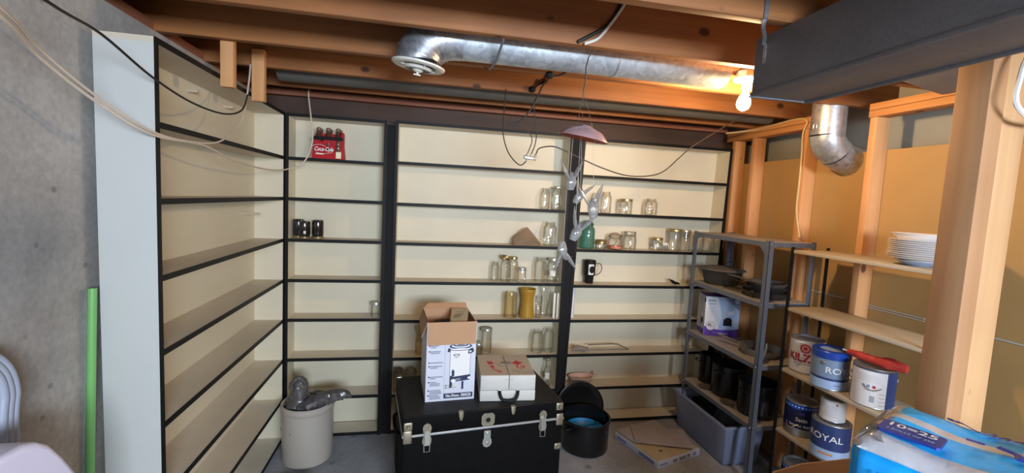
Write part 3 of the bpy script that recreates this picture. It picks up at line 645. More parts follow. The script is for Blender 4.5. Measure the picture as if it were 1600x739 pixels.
# middle unit
S = 'middle unit'
jar('mason', .868, .11, z(zB, 2), .034, .155, 'faint clear jar behind the grey-ringed jar, high in the wide unit')
jar('mason', .949, .085, z(zB, 2), .043, .165, 'clear jar with a thin grey ring, highest jar of the wide unit', lid='greylidring')
jar('mason', .905, .065, z(zB, 3), .050, .176, 'clear wide jar without a lid beside the brown pouch')
q = MB(); 
for k in range(14):
    pass
q.add([(-.105, -.045, 0), (.10, -.04, 0), (.108, .045, 0), (-.10, .045, 0), (-.098, -.03, .055), (-.03, -.01, .115), (0, 0, .132), (.045, .0, .085), (.10, -.02, .02), (.02, -.05, .04), (-.05, -.05, .045)],
      [(0, 1, 2, 3), (0, 10, 4), (0, 9, 10), (0, 1, 9), (1, 8, 9), (9, 8, 7), (10, 9, 6), (9, 7, 6), (4, 10, 5), (10, 6, 5), (4, 5, 3), (0, 4, 3), (5, 6, 3), (6, 7, 2), (6, 2, 3), (7, 8, 2), (8, 1, 2)])
o = q.build('cloth_pouch', 'pouch', loc=(.735, .08, z(zB, 3)), ang=20); tag(o, 'crumpled brown see-through pouch of dried petals', 'pouch')
m = MB()
for k in range(26):
    a = random.uniform(0, 6.3); rr = random.uniform(0, .035); m.lathe([(0, -.005), (.009, 0), (0, .005)], 6, X=T(.035+rr*math.cos(a)*1.4, -.005+rr*math.sin(a)*.6, .008+random.uniform(0, .02)) @ RX(k) @ RY(k*2))
m.build('dried_petals', 'dryleaf', o)
jar('mason', .512, .09, z(zB, 4), .030, .140, 'clear open jar half behind the jar with the tipped gold ring')
jar('mason', .584, .065, z(zB, 4), .040, .170, 'clear jar with its gold ring tipped up to one side', lid='goldring', tilt=-24)
jar('mason', .652, .108, z(zB, 4), .036, .170, 'clear jar with a flat gold lid, beside the tipped ring', lid='gold')
jar('straight', .703, .042, z(zB, 4), .032, .100, 'small jar with a silver ring in front of the gold-lidded jar', lid='greylidring')
jar('mason', .852, .085, z(zB, 4), .046, .178, 'clear open quart jar left of the one with the grey lid')
jar('mason', .946, .070, z(zB, 4), .046, .172, 'clear quart jar with a grey lid and a small label next to the black upright', lid='greylid', lab=True)
jar('straight', .638, .078, z(zB, 5), .050, .186, 'large smoky clear jar left of the amber vase', mat='glasspale')
jar('hour', .764, .075, z(zB, 5), .060, .216, 'waisted amber glass vase', mat='glassamber', name='glass_vase', cat='vase', group='vases on the wide unit')
jar('tumbler', .846, .050, z(zB, 5), .028, .165, 'plain clear tall tumbler right of the amber vase', name='glass_tumbler', cat='glass', group='vases on the wide unit')
jar('vase', .900, .105, z(zB, 5), .034, .232, 'clear curved flower vase behind the tumbler and the candles', name='glass_vase', cat='vase', group='vases on the wide unit')
jar('budvase', .958, .125, z(zB, 5), .026, .235, 'slim clear bud vase behind the ivory candles', name='glass_vase', cat='vase', group='vases on the wide unit')
for x, lb in ((.963, 'ivory square candle, the one nearer the vases'), (.990, 'ivory square candle, the one against the side panel')):
    o = MB().box(-.0085, .0085, -.0085, .0085, 0, .190, bev=.002).build('candle', 'candle', loc=(x, .045, z(zB, 5))); tag(o, lb, 'candle', 'ivory candles on the wide unit')
jar('straight', .469, .075, z(zB, 6), .040, .180, 'tall clear jar with a domed silver lid behind the white case', lid='greylid')
jar('straight', .405, .030, z(zB, 6), .031, .084, 'small jar with a silver lid right behind the urn carton', lid='greylid')
jar('mason', .858, .075, z(zB, 6), .048, .165, 'clear pint jar, the shorter of two behind the white case')
jar('mason', .947, .075, z(zB, 6), .040, .182, 'clear ribbed jar, the taller of two behind the white case')
jar('vase', -.010, .075, z(zB, 6), .042, .200, 'pale amber vase half hidden by the urn carton', mat='glasspale', name='glass_vase', cat='vase', group='vases on the wide unit')
jar('mason', -.153, .045, z(zB, 7), .037, .160, 'clear jar with a dark metal lid beside the black upright, low down', lid='castlid')
jar('straight', -.070, .062, z(zB, 7), .042, .150, 'clear jar with a domed glass lid just above the trunk edge', lid='dome')
jar('bottle', .950, .080, z(zB, 7), .034, .205, 'clear bottle with a white label behind the trunk', name='glass_bottle', cat='bottle', group='bottles', lab=True, lid='greylid')
# right unit
jar('mason', 1.258, .105, z(zC, 2), .034, .148, 'clear jar behind the hanging glass birds, shorter of the pair', mat='glass')
jar('mason', 1.333, .075, z(zC, 2), .042, .162, 'clear ribbed jar behind the hanging glass birds, taller of the pair')
jar('straight', 1.498, .080, z(zC, 2), .050, .108, 'wide short jar with a thin gold lid on the second shelf down', lid='goldring')
jar('mason', 1.705, .075, z(zC, 2), .049, .126, 'open pint jar alone toward the right of the second shelf down')
jar('mason', 1.204, .080, z(zC, 3), .056, .190, 'old blue-green quart jar', mat='glassgreen', clamp=True, lid='dome')
jar('straight', 1.308, .060, z(zC, 3), .043, .070, 'low jar with a domed gold lid beside the blue-green jar', lid='domegold')
jar('squat', 1.428, .075, z(zC, 3), .062, .105, 'fat round jar with pink salt and a glass lid', content='pinkfill', lid='dome')
jar('squat', 1.550, .080, z(zC, 3), .053, .132, 'clamp-top jar right of the pink salt', lid='glass', clamp=True)
jar('straight', 1.785, .085, z(zC, 3), .043, .092, 'short jar with a metal lid and a white label', lid='gold', lab=True)
jar('straight', 1.857, .090, z(zC, 3), .024, .052, 'tiny jar between the labelled jar and the big gold-lidded jar', lid='label')
jar('straight', 1.935, .085, z(zC, 3), .054, .165, 'big clear jar with a gold lid left of the steel rack', lid='gold')
jar('straight', 2.035, .095, z(zC, 3), .040, .160, 'clear jar with a grey lid just behind the steel rack post', lid='greylid')
jar('mason', 2.135, .075, z(zC, 3), .043, .152, 'clear jar seen under the steel rack top, left one')
jar('mason', 2.230, .075, z(zC, 3), .045, .152, 'clear jar seen under the steel rack top, right one')

# six-pack carton with six bottles
r = root('bottle_carton', 'red six-pack carton with white script on the top corner shelf', 'carton', (-.640, .062, z(zA, 1)), R(4))
def trap(xb, xt, y0, y1, h, mi=0):
    return [(-xb, y0, 0), (xb, y0, 0), (xb, y1, 0), (-xb, y1, 0), (-xt, y0+.006, h), (xt, y0+.006, h), (xt, y1-.006, h), (-xt, y1-.006, h)]
mb = MB(); vs = trap(.098, .088, -.058, .058, .112)
mb.add(vs, [(0, 1, 5, 4), (1, 2, 6, 5), (2, 3, 7, 6), (3, 0, 4, 7), (0, 3, 2, 1)])
mb.box(.030, .086, -.0575, -.052, .09, .125).box(-.086, -.06, -.0575, -.052, .09, .118)
X = frame((-.024, -.0600, .060), (1, 0, 0), (0, .06, 1))
mb.text('Coca-Cola', .036, 1, X, shear=.3, sx=.74, bold=.018)
mb.tube([(-.078, .016, .0005), (-.03, .030, .0005), (.01, .018, .0005)], .0012, 5, 1, X, smooth=4).tube([(-.05, -.022, .0005), (.0, -.028, .0005), (.05, -.018, .0005)], .0010, 5, 1, X, smooth=4)
mb.rect(.072, .104, -.054, -.012, 2, X); mb.rect(-.05, .0, -.034, -.027, 2, X)
mb.build('carton_body', ['coke', 'white', 'paleyel'], r)
mb = MB().box(-.088, .088, -.002, .002, .005, .168).prism([(-.028, .10), (.030, .10), (.030, .128), (.022, .136), (-.020, .136), (-.028, .128)], -.058, -.054, 0, X=Matrix(((1, 0, 0, 0), (0, 0, 1, 0), (0, 1, 0, 0), (0, 0, 0, 1))))
mb.build('carton_handle', 'coke', r)
MB().box(-.092, .090, -.0605, -.057, .120, .142, bev=.002).build('carton_strap', 'blackmatt', r)
MB().box(.076, .090, -.05, .05, .1, .178, bev=.002).build('carton_flap', 'coke', r)
src = None
for iy, yy in enumerate((-.028, .030)):
    for ix, xx in enumerate((-.060, 0, .060)):
        lb = '%s bottle in the %s row of the red six-pack' % (('leftmost', 'middle', 'rightmost')[ix], ('front', 'back')[iy])
        if src is None:
            src = MB().lathe([(0, .003), (.024, .003), (.0275, .01), (.0285, .05), (.0265, .075), (.029, .10), (.026, .125), (.016, .155), (.0125, .175), (.0135, .182), (.0135, .19), (.011, .196), (.009, .19), (.010, .15), (0, .15)], 18).build('cola_bottle', 'glassbrown', loc=(-.64+xx, .062+yy, z(zA, 1)+.004)); tag(src, lb, 'bottle', 'bottles in the red six-pack')
            MB().lathe([(.0132, .178), (.0145, .180), (.0145, .192), (.010, .1975), (0, .1975)], 16).build('bottle_cap', 'saw', src)
        else: dup(src, (-.64+xx, .062+yy, z(zA, 1)+.004), lb)

# travel mug, clip, paper, hacksaw, pink dish on the right unit
r = root('travel_mug', 'black travel mug with a white picture band and curved handle', 'mug', (1.243, .085, z(zC, 4)))
MB().lathe([(0, 0), (.028, 0), (.030, .004), (.033, .052), (.041, .062), (.044, .150), (.044, .165), (0, .165)], 28).build('mug_body', 'blackmatt', r)
a = math.atan2(-3.1, -1.2)
m = MB().wrapband(.0445, a-.2, a+.75, .070, .150, 0, 12); m.disc(0, 0, .020, 1, frame((.0452*math.cos(a+.4), .0452*math.sin(a+.4), .11), (-math.sin(a+.4), math.cos(a+.4), 0), (0, 0, 1)), sy=1.4); m.build('picture_band', ['mugwhite', 'blackmatt'], r)
MB().lathe([(0, .165), (.044, .165), (.045, .170), (.043, .178), (.030, .180), (0, .180)], 28).build('mug_lid', 'black', r)
MB().tube([(.040, -.01, .155), (.075, -.012, .152), (.092, -.012, .125), (.085, -.012, .09), (.060, -.012, .068), (.040, -.01, .066)], .0042, 8, smooth=5).build('mug_handle', 'saw', r)
o = MB().tube([(0, 0, .038), (.01, -.008, .030), (.03, -.01, .018), (.05, -.012, .004)], [.004, .010, .013, .004], 10, smooth=3, rough=.3).tube([(.02, 0, .016), (.06, .0, .012), (.085, .0, .004)], [.008, .010, .004], 8, smooth=3).tube([(.0, 0, .038), (-.012, 0, .044), (-.018, 0, .034)], .003, 6, smooth=3).build('metal_clip', 'black', loc=(1.915, .070, z(zC, 4)))
tag(o, 'small black bent clip lying near the right end of a shelf', 'clip')
o = MB().tube([(0, 0, 0), (0, 0, .23)], .026, 18, flat=.8, rough=.05).build('paper_roll', 'paper', loc=(1.115, .085, z(zC, 5))); tag(o, 'white rolled sheet standing beside the black upright', 'paper roll')
r = root('hacksaw', 'old hacksaw with a grey grip lying on the shelf', 'saw', (1.355, .05, z(zC, 6)+.006))
MB().tube([(-.10, 0, .046), (.10, 0, .052), (.14, 0, .050), (.235, -.01, .008)], .0042, 8).tube([(-.10, 0, .030), (-.11, 0, .006)], .0042, 8).build('saw_frame', 'saw', r)
MB().box(-.11, .235, -.001, .0, .001, .011).build('saw_blade', 'steel', r)
MB().tube([(-.10, 0, .012), (-.14, -.01, .018), (-.19, -.012, .026), (-.225, -.01, .018)], [.012, .020, .018, .012], 12, smooth=4, rough=.35).tube([(-.20, 0, .018), (-.19, 0, .04), (-.215, 0, .040)], [.010, .011, .008], 10, rough=.3).build('saw_grip', 'sawgrip', r)
r = root('pink_dish', 'pink china dish with a fluted rim behind the pot lid', 'dish', (1.222, .070, z(zC, 7)))
MB().lathe([(0, 0), (.05, 0), (.055, .006), (.075, .025), (.098, .062), (.100, .066), (.094, .062), (.07, .03), (0, .012)], 30, sy=.62).build('dish_bowl', 'pink', r)
MB().tube([(.085, 0, .050), (.108, 0, .062), (.112, 0, .080), (.098, 0, .084)], [.012, .011, .010, .006], 10, smooth=3, rough=.3).build('dish_handle', 'pink', r)

# ------------------------------------------------------------------ stoneware crock with bag
r = root('stoneware_crock', 'large beige stoneware crock on the floor in the corner', 'crock', (-.688, -.215, 0))
MB().lathe([(0, 0), (.134, 0), (.143, .006), (.147, .03), (.150, .20), (.150, .325), (.155, .331), (.157, .350), (.155, .366), (.148, .372), (.141, .366), (.139, .340), (.137, .05), (0, .04)], 44, mis=[0]*11+[1]*2).build('crock_body', ['crock', 'crockin'], r)
r = root('plastic_bag', 'translucent grey plastic bag stuffed in the crock, its knot and tail out', 'bag', (-.688, -.215, .05))
MB().tube([(0, 0, .0), (-.01, 0, .10), (-.03, .0, .20), (-.055, .0, .29), (-.052, 0, .37), (-.045, 0, .43), (-.028, 0, .465)], [.08, .115, .12, .085, .050, .040, .022], 20, smooth=5, rough=.35).build('bag_body', 'bag', r)
MB().tube([(-.085, -.01, .385), (-.092, -.02, .435), (-.060, -.025, .475), (-.022, -.02, .462), (-.012, -.01, .415), (-.03, -.01, .375)], [.020, .022, .018, .022, .024, .02], 12, smooth=5, rough=.4, flat=.7).build('bag_knot', 'bag', r)
MB().tube([(-.02, -.04, .27), (.045, -.045, .325), (.105, -.045, .352), (.165, -.04, .362), (.225, -.035, .368), (.262, -.03, .345)], [.075, .066, .055, .047, .036, .010], 16, smooth=5, rough=.45, flat=.75).build('bag_tail', 'bag', r)
o = MB().box(-.08, .075, -.10, .06, 0, .078, bev=.006).build('small_carton', 'boxwhite', loc=(-.655, -.60, 0)); tag(o, 'small white carton on the floor in front of the crock, only its top edge showing', 'carton')

# ------------------------------------------------------------------ trunk
TA = R(7.37)
r = root('steamer_trunk', 'large black steamer trunk with worn metal fittings', 'trunk', (-.076, -.872, 0), TA)
W_, D_, H_ = .886, .53, .56
MB().box(0, W_, 0, D_, 0.0, .458, bev=.006).build('trunk_body', 'blacktrunk', r)
MB().box(-.004, W_+.004, -.004, D_+.004, .466, H_, 0, bev=.006).box(.012, W_-.012, .012, D_-.012, H_-.002, H_+.0008).build('trunk_lid', ['blacktrunk', 'dusty'], r)
for ch in r.children:
    if ch.name.startswith('trunk_lid'):
        for p in ch.data.polygons:
            if p.normal.z > .9: p.material_index = 1
MB().box(-.007, W_+.007, -.008, D_+.006, .456, .468, bev=.002).build('metal_band', 'alu', r)
def cornercap(x, z, d, sx=1):
    m = MB().box(-.022, .022, -.009, .004, -.022, .022, bev=.006, X=T(x, 0, z)).lathe([(0, .016), (.006, .015), (.010, .008), (.011, 0)], 14, X=T(x, -.004, z) @ RX(R(90)))
    return m.build('corner_cap', 'brass', r)
cornercap(.022, H_-.045, 1); cornercap(W_-.022, H_-.026, 1)
for x in (.020, W_-.020):
    MB().box(-.022, .022, -.013, 0, -.034, .034, bev=.006, X=T(x, 0, .460)).build('corner_cap', 'brass', r)
MB().box(-.022, .022, -.012, 0, -.018, .018, bev=.008, X=T(W_-.022, 0, .30)).lathe([(0, .016), (.008, .014), (.010, .006)], 12, X=T(W_-.022, -.006, .30) @ RX(R(90))).build('corner_cap', 'brass', r)
for x in (.015, W_-.015):
    MB().box(-.016, .016, -.006, .012, -.010, .006, bev=.004, X=T(x, D_-.012, H_)).build('corner_cap', 'brass', r)
for x in (.295, .585):
    MB().tube([(x, .012, H_+.002), (x, -.006, H_+.001), (x, -.009, H_-.02), (x, -.008, H_-.040)], [.012, .014, .012, .006], 10, flat=.35).build('lid_clamp', 'brass', r)
def latch(x):
    m = MB().prism([(-.014, -.062), (-.022, -.050), (-.024, -.030), (-.017, -.008), (-.020, .018), (-.023, .034), (-.016, .050), (0, .058), (.016, .050), (.023, .034), (.020, .018), (.017, -.008), (.024, -.030), (.022, -.050), (.014, -.062)][::-1], 0, .006, X=frame((x, -.006, .468), (1, 0, 0), (0, 0, 1)))
    l = m.build('draw_latch', 'brass', r)
    MB().prism([(-.012, -.05), (.012, -.05), (.014, .02), (0, .03), (-.014, .02)], .006, .016, X=frame((x, -.006, .462), (1, 0, 0), (0, 0, 1))).tube([(x-.016, -.014, .43), (x-.014, -.016, .375), (x+.014, -.016, .375), (x+.016, -.014, .43)], .0022, 6).build('latch_lever', 'greylid', l)
latch(.118); latch(.762)
l = MB().prism([(-.036, -.020), (-.026, -.034), (.026, -.034), (.036, -.020), (.036, .022), (.024, .036), (-.024, .036), (-.036, .022)], 0, .005, X=frame((.442, -.007, .508), (1, 0, 0), (0, 0, 1))).ring(0, 0, .014, .026, 0, frame((.442, -.0135, .508), (1, 0, 0), (0, 0, 1))).build('lock_plate', 'brass', r)
MB().disc(0, 0, .013, 0, frame((.442, -.0140, .508), (1, 0, 0), (0, 0, 1))).build('lock_hole', 'blackmatt', l)
MB().prism([(-.018, .036), (-.018, -.006), (-.024, -.018), (-.025, -.036), (-.016, -.052), (0, -.058), (.016, -.052), (.025, -.036), (.024, -.018), (.018, -.006), (.018, .036)], 0, .008, X=frame((.442, -.002, .410), (1, 0, 0), (0, 0, 1))).box(.434, .450, -.020, -.008, .425, .440, bev=.002).ring(0, -.030, .013, .021, 0, frame((.442, -.0125, .410), (1, 0, 0), (0, 0, 1))).lathe([(0, .006), (.010, .004), (.012, 0)], 16, X=T(.442, -.010, .380) @ RX(R(90))).build('hasp', 'greylid', r)
m = MB()
for sx in (-1,):
    m.tube([(-.006, .15, .40), (-.022, .18, .40), (-.024, .265, .385), (-.022, .35, .40), (-.006, .38, .40)], .010, 10, smooth=4, flat=.6)
m.build('side_handle', 'blacktrunk', r)

# coffee urn carton on the trunk
TT = H_+.0015
r = root('urn_carton', 'tall white coffee urn carton with an open brown top, on the trunk', 'carton', (.028, -.706, TT), R(4.9))
w_, d_, h_ = .272, .30, .445
X = frame((0, -.0008, 0), (1, 0, 0), (0, 0, 1))
m = MB()
t = .004
m.box(0, w_, 0, t, 0, h_).box(0, w_, d_-t, d_, 0, h_).box(0, t, t, d_-t, 0, h_).box(w_-t, w_, t, d_-t, 0, h_).box(t, w_-t, t, d_-t, 0, t)
# inside faces brown
m.box(t, w_-t, t+.0005, t+.001, .2, h_, 1).box(t, w_-t, d_-t-.001, d_-t-.0005, .2, h_, 1).box(t+.0005, t+.001, t, d_-t, .2, h_, 1).box(w_-t-.001, w_-t-.0005, t, d_-t, .2, h_, 1)
# printed front: bullets, urn picture, strip
m.rect(.100, .1012, .03, .335, 3, X)
yy = .305
for k, (n1, n2) in enumerate(((.045, .03), (.055, .05), (.07, .0), (.065, .04), (.07, .03), (.035, .055), (.06, .065), (.05, .06))):
    y0 = (.300, .268, .205, .185, .125, .095, .048, .020)[k]+.015
    m.disc(.016, y0, .0045, 2, X, 10)
    for q in range(3 if k > 4 else 2): m.rect(.022, .022+(n1 if q == 0 else n2), y0-.003-q*.009, y0+.002-q*.009, 3, X)
def PR(pts, mi): m.flat(pts, mi, X)
# urn
X0_ = X; X = X0_ @ T(.187, .052, 0) @ Matrix.Diagonal((1.16, .86, 1, 1)) @ T(-.187, 0, 0)
m.rect(.137, .236, .100, .275, 4, T(0, -.0002, 0) @ X)
m.rect(.137, .1385, .100, .275, 2, T(0, -.0004, 0) @ X); m.rect(.2345, .236, .100, .275, 2, T(0, -.0004, 0) @ X)
Xa = T(0, -.0006, 0) @ X; Xb = T(0, -.0009, 0) @ X; Xc = T(0, -.0012, 0) @ X
m.disc(.187, .298, .054, 2, Xa, 30, .34); m.disc(.187, .300, .045, 5, Xb, 30, .30); m.disc(.187, .305, .036, 2, Xc, 24, .24)
m.disc(.187, .309, .028, 5, T(0, -.0015, 0) @ X, 24, .22); m.flat([(.170, .306), (.204, .306), (.200, .322), (.174, .322)], 2, T(0, -.0018, 0) @ X)
m.disc(.187, .276, .050, 2, Xa, 30, .16); m.disc(.187, .278, .046, 4, Xb, 30, .13)
m.flat([(.124, .262), (.137, .262), (.137, .288), (.126, .284)], 2, Xa); m.flat([(.222, .246), (.240, .248), (.252, .262), (.246, .284), (.226, .278)], 2, Xa); m.flat([(.229, .254), (.238, .256), (.240, .266), (.229, .266)], 4, Xb)
m.disc(.168, .240, .016, 2, Xa, 16, .5); m.disc(.168, .240, .011, 4, Xb, 16, .4); m.rect(.156, .180, .222, .225, 3, Xa)
m.flat([(.140, .060), (.236, .072), (.238, .108), (.140, .094)], 2, Xa); m.flat([(.166, .068), (.190, .071), (.190, .088), (.166, .085)], 3, Xb)
m.flat([(.138, .020), (.150, .030), (.152, .110), (.138, .100)], 2, Xb); m.disc(.156, .070, .012, 4, Xc, 14); m.flat([(.150, .10), (.160, .10), (.160, .135), (.152, .148), (.146, .128)], 2, Xb)
m.flat([(.196, .010), (.206, .012), (.206, .065), (.196, .064)], 2, Xb); m.disc(.232, .085, .008, 4, Xb, 12)
m.rect(.118, .170, -.0, .0, 2, Xa) if False else None
m.rect(.120, .165, .0365, .0450, 6, Xa); m.rect(.120, .175, .022, .030, 6, Xa); m.disc(.121, .041, .004, 2, Xb, 8); m.disc(.121, .026, .004, 2, Xb, 8)
m.rect(.126, .160, .0385, .0425, 3, Xb); m.rect(.126, .170, .024, .028, 3, Xb)
X = X0_
m.rect(.100, .262, .014, .042, 2, T(0, -.0015, 0) @ X); m.text('No./Nom. 58002B', .0235, 4, T(0, -.002, 0) @ X, sx=.80, dx=.182, dy=.028, bold=.02)
m.build('carton_body', ['boxwhite', 'kraftbox', 'navy', 'greyink', 'white', 'boxwhite', 'paleyel'], r)
m = MB().box(.004, w_-.003, -.0065, -.0025, h_-.125, h_+.002, 0, X=T(0, 0, 0)); m.build('front_flap', 'kraftbox', r)
m = MB(); m.add([(0, 0, h_), (0, d_, h_), (-.022, d_-.01, h_-.06), (-.028, .03, h_-.09), (.003, 0, h_), (.003, d_, h_), (-.019, d_-.01, h_-.062), (-.025, .03, h_-.092)], [(0, 1, 2, 3), (4, 7, 6, 5), (0, 3, 7, 4), (1, 5, 6, 2), (3, 2, 6, 7), (0, 4, 5, 1)]); m.build('side_flap', 'kraftbox', r)
m = MB(); m.add([(0, d_, h_), (w_, d_, h_), (w_-.01, d_+.03, h_+.028), (.03, d_+.03, h_+.028), (0, d_+.004, h_), (w_, d_+.004, h_), (w_-.01, d_+.034, h_+.028), (.03, d_+.034, h_+.028)], [(0, 1, 2, 3), (4, 7, 6, 5), (0, 3, 7, 4), (1, 5, 6, 2), (3, 2, 6, 7), (0, 4, 5, 1)]); m.build('back_flap', 'kraftbox', r)
r2 = root('coffee_urn', 'black lid and cord of the urn showing inside the open carton', 'coffee urn', (.028, -.706, TT+.006), R(4.9))
MB().lathe([(0, 0), (.09, 0), (.10, .01), (.10, .36), (0, .36)], 26, X=T(.128, .15, 0)).build('urn_body', 'steel', r2)
MB().lathe([(0, .36), (.105, .36), (.107, .375), (.08, .392), (.03, .398), (.03, .408), (0, .408)], 26, X=T(.128, .15, 0)).build('urn_lid', 'blackmatt', r2)
m = MB(); m.add([(.13, .06, .415), (.225, .045, .430), (.262, .21, .452), (.165, .24, .452), (.13, .06, .418), (.225, .045, .433), (.262, .21, .455), (.165, .24, .455)], [(0, 3, 2, 1), (4, 5, 6, 7), (0, 1, 5, 4), (1, 2, 6, 5), (2, 3, 7, 6), (3, 0, 4, 7)])
Xp = frame((.195, .145, .4445), (.095, -.015, .015), (.036, .17, .020))
m.text('Guarantee', .016, 1, Xp, dx=0, dy=.04); 
for k in range(3): m.rect(-.030, .028-.01*k, -.008-.02*k, -.002-.02*k, 1, Xp)
o = m.build('paper_leaflet', ['cardgrey', 'saw']); o.location = (.028, -.706, TT+.006); o.rotation_euler = (0, 0, R(4.9)); tag(o, 'tan printed leaflet lying in the open top of the urn carton', 'leaflet')

# white latched case on the trunk
r = root('white_case', 'small white wooden case with a tan top and red marks, on the trunk', 'case', (.327, -.725, TT), R(-2.5))
w_, d_, h_ = .314, .325, .150
MB().box(0, w_, 0, d_, 0, .062, bev=.005).build('case_base', 'offwhite', r)
for x0, x1 in ((.002, .160), (.163, w_-.002)):
    m = MB().box(x0, x1, .001, d_-.001, .064, h_-.003, bev=.003).box(x0+.001, x1-.001, .002, d_-.002, h_-.004, h_, 1)
    for q in (x0+.014, x1-.014):
        for zz in (.075, .125): m.disc(q, zz, .0028, 2, frame((0, -.0003, 0), (1, 0, 0), (0, 0, 1)), 8)
    Xt = T(0, 0, h_+.0006)
    if x0 < .1:
        m.flat([(.050, .215), (.085, .210), (.088, .165), (.058, .160)], 3, Xt); m.flat([(.066, .150), (.085, .145), (.092, .115), (.075, .105), (.062, .120), (.07, .135)], 3, Xt)
        m.tube([(.075, .098, 0), (.100, .070, 0), (.120, .062, 0), (.118, .045, 0), (.095, .052, 0)], .004, 6, 3, Xt, smooth=3, flat=.3); m.tube([(.095, .175, 0), (.125, .155, 0), (.115, .140, 0), (.15, .135, 0)], .0022, 6, 4, Xt, smooth=3, flat=.3)
    else:
        m.flat([(.195, .185), (.215, .195), (.232, .225), (.248, .198), (.275, .192), (.250, .170), (.235, .155), (.215, .168)], 3, Xt); m.tube([(.235, .155, 0), (.222, .125, 0), (.240, .100, 0), (.265, .115, 0), (.262, .140, 0), (.245, .130, 0)], .0042, 6, 3, Xt, smooth=4, flat=.3)
        m.rect(.185, .240, .062, .066, 4, Xt); m.rect(.185, .222, .052, .055, 4, Xt)
        m.text('Double A', .030, 4, Xt @ T(.262, .035, 0) @ RZ(PI), sx=.8)
    m.build('case_door', ['offwhite', 'tan', 'greyink', 'red', 'sawgrip'], r)
m = MB().tube([(.108, -.006, .060), (.112, -.022, .045), (.125, -.028, .022), (.150, -.030, .016), (.172, -.030, .016), (.196, -.028, .022), (.209, -.022, .045), (.213, -.006, .060)], .0085, 10, smooth=4)
h = m.build('handle', 'black', r)
MB().box(.098, .120, -.006, .001, .055, .068, bev=.002).box(.201, .223, -.006, .001, .055, .068, bev=.002).build('handle_mount', 'steel', h)
MB().tube([(.140, .180, h_+.004), (.150, .168, h_+.005), (.185, .160, h_+.005), (.188, .172, h_+.005), (.150, .182, h_+.005)], .003, 6, smooth=3).box(.14, .146, .16, .185, h_, h_+.006).build('hook_catch', 'steel', r)

# ------------------------------------------------------------------ stock pot, lid
r = root('stock_pot', 'black enamel stock pot with a blue inside piece, on the floor by the trunk', 'pot', (1.135, -.290, 0))
MB().lathe([(0, 0), (.148, 0), (.158, .006), (.163, .02), (.164, .205), (.171, .212), (.173, .219), (.170, .224), (.160, .222), (.158, .20), (.157, .03), (0, .012)], 48).build('pot_body', 'enamel', r)
for a in (R(20), R(200)):
    MB().tube([(.160, -.045, .188), (.192, -.04, .182), (.203, 0, .178), (.192, .04, .182), (.160, .045, .188)], .006, 8, smooth=4, X=RZ(a)).build('handle', 'enamel', r)
r = root('plastic_basin', 'bright blue plastic basin inside the black stock pot', 'basin', (1.135, -.290, 0))
MB().lathe([(0, .095), (.09, .095), (.115, .105), (.135, .135), (.137, .135), (.118, .102), (.09, .091), (0, .091)], 36).build('basin_bowl', 'bluebright', r)
MB().tube([(.02, .06, .11), (.06, .02, .142), (.10, .01, .15), (.13, .03, .155)], .0025, 6, smooth=4).tube([(.10, .01, .15), (.09, .05, .14), (.12, .07, .15)], .0025, 6, smooth=3).build('wire_end', 'enamel', r)
r = root('pot_lid', 'round black enamel lid leaning on the shelves behind the stock pot', 'lid', (1.175, -.072, .182))
r.rotation_euler = (R(78), 0, R(-4)); r.scale = (1.04, 1.04, 1.04)
MB().lathe([(.166, .008), (.173, .006), (.174, -.002), (.168, -.004), (.160, -.002), (.130, -.012), (.06, -.020), (0, -.022)], 44).build('lid_disc', 'enamel', r)
MB().tube([(-.03, 0, -.020), (-.025, 0, -.034), (.025, 0, -.034), (.03, 0, -.020)], .005, 8, smooth=4).build('handle', 'enamel', r)

# tile carton with loose tiles
X0 = Vector((1.399, -.215)); X1 = Vector((1.52, -.606)); ang = math.atan2(X1.y-X0.y, X1.x-X0.x)
r = root('tile_carton', 'flat pale blue carton of floor tiles lying on the floor', 'carton', (X0.x, X0.y, 0), ang)
m = MB().box(0, .41, 0, .40, 0, .046, bev=.002)
Xf = frame((0, -.0005, 0), (1, 0, 0), (0, 0, 1)); m.rect(.03, .12, .015, .034, 1, Xf); m.rect(.24, .38, .012, .036, 1, Xf); m.rect(.02, .21, .006, .009, 1, Xf)
Xs = frame((.4105, 0, 0), (0, 1, 0), (0, 0, 1)); m.rect(.02, .09, .016, .028, 1, Xs); m.rect(.14, .18, .012, .032, 2, Xs); m.rect(.20, .26, .012, .034, 2, Xs); m.rect(.275, .30, .016, .036, 2, Xs); m.rect(.335, .36, .012, .036, 1, Xs)
m.build('carton_body', ['cartonblue', 'cartonink', 'greyink'], r)
m = MB().box(.012, .402, .008, .392, .0455, .052, bev=.001); m.disc(.325, .115, .010, 1, T(0, 0, .0526), 14, 1.6); m.build('top_tile', ['tileb', 'saw'], r)
o = MB().box(0, .185, 0, .375, 0, .008, bev=.0015).build('floor_tile', 'tile', loc=(X0.x+.012, X0.y+.004, .0535)); o.rotation_euler = (0, 0, ang); tag(o, 'pinkish stone tile lying along the back edge of the tile carton', 'tile', 'loose floor tiles')
o = MB().box(0, .39, 0, .245, 0, .008, bev=.0015).build('floor_tile', 'tile', loc=(1.466, -.392, .0625)); o.rotation_euler = (0, 0, R(-17.7)); tag(o, 'pinkish stone tile lying askew across the tile carton, topmost', 'tile', 'loose floor tiles')

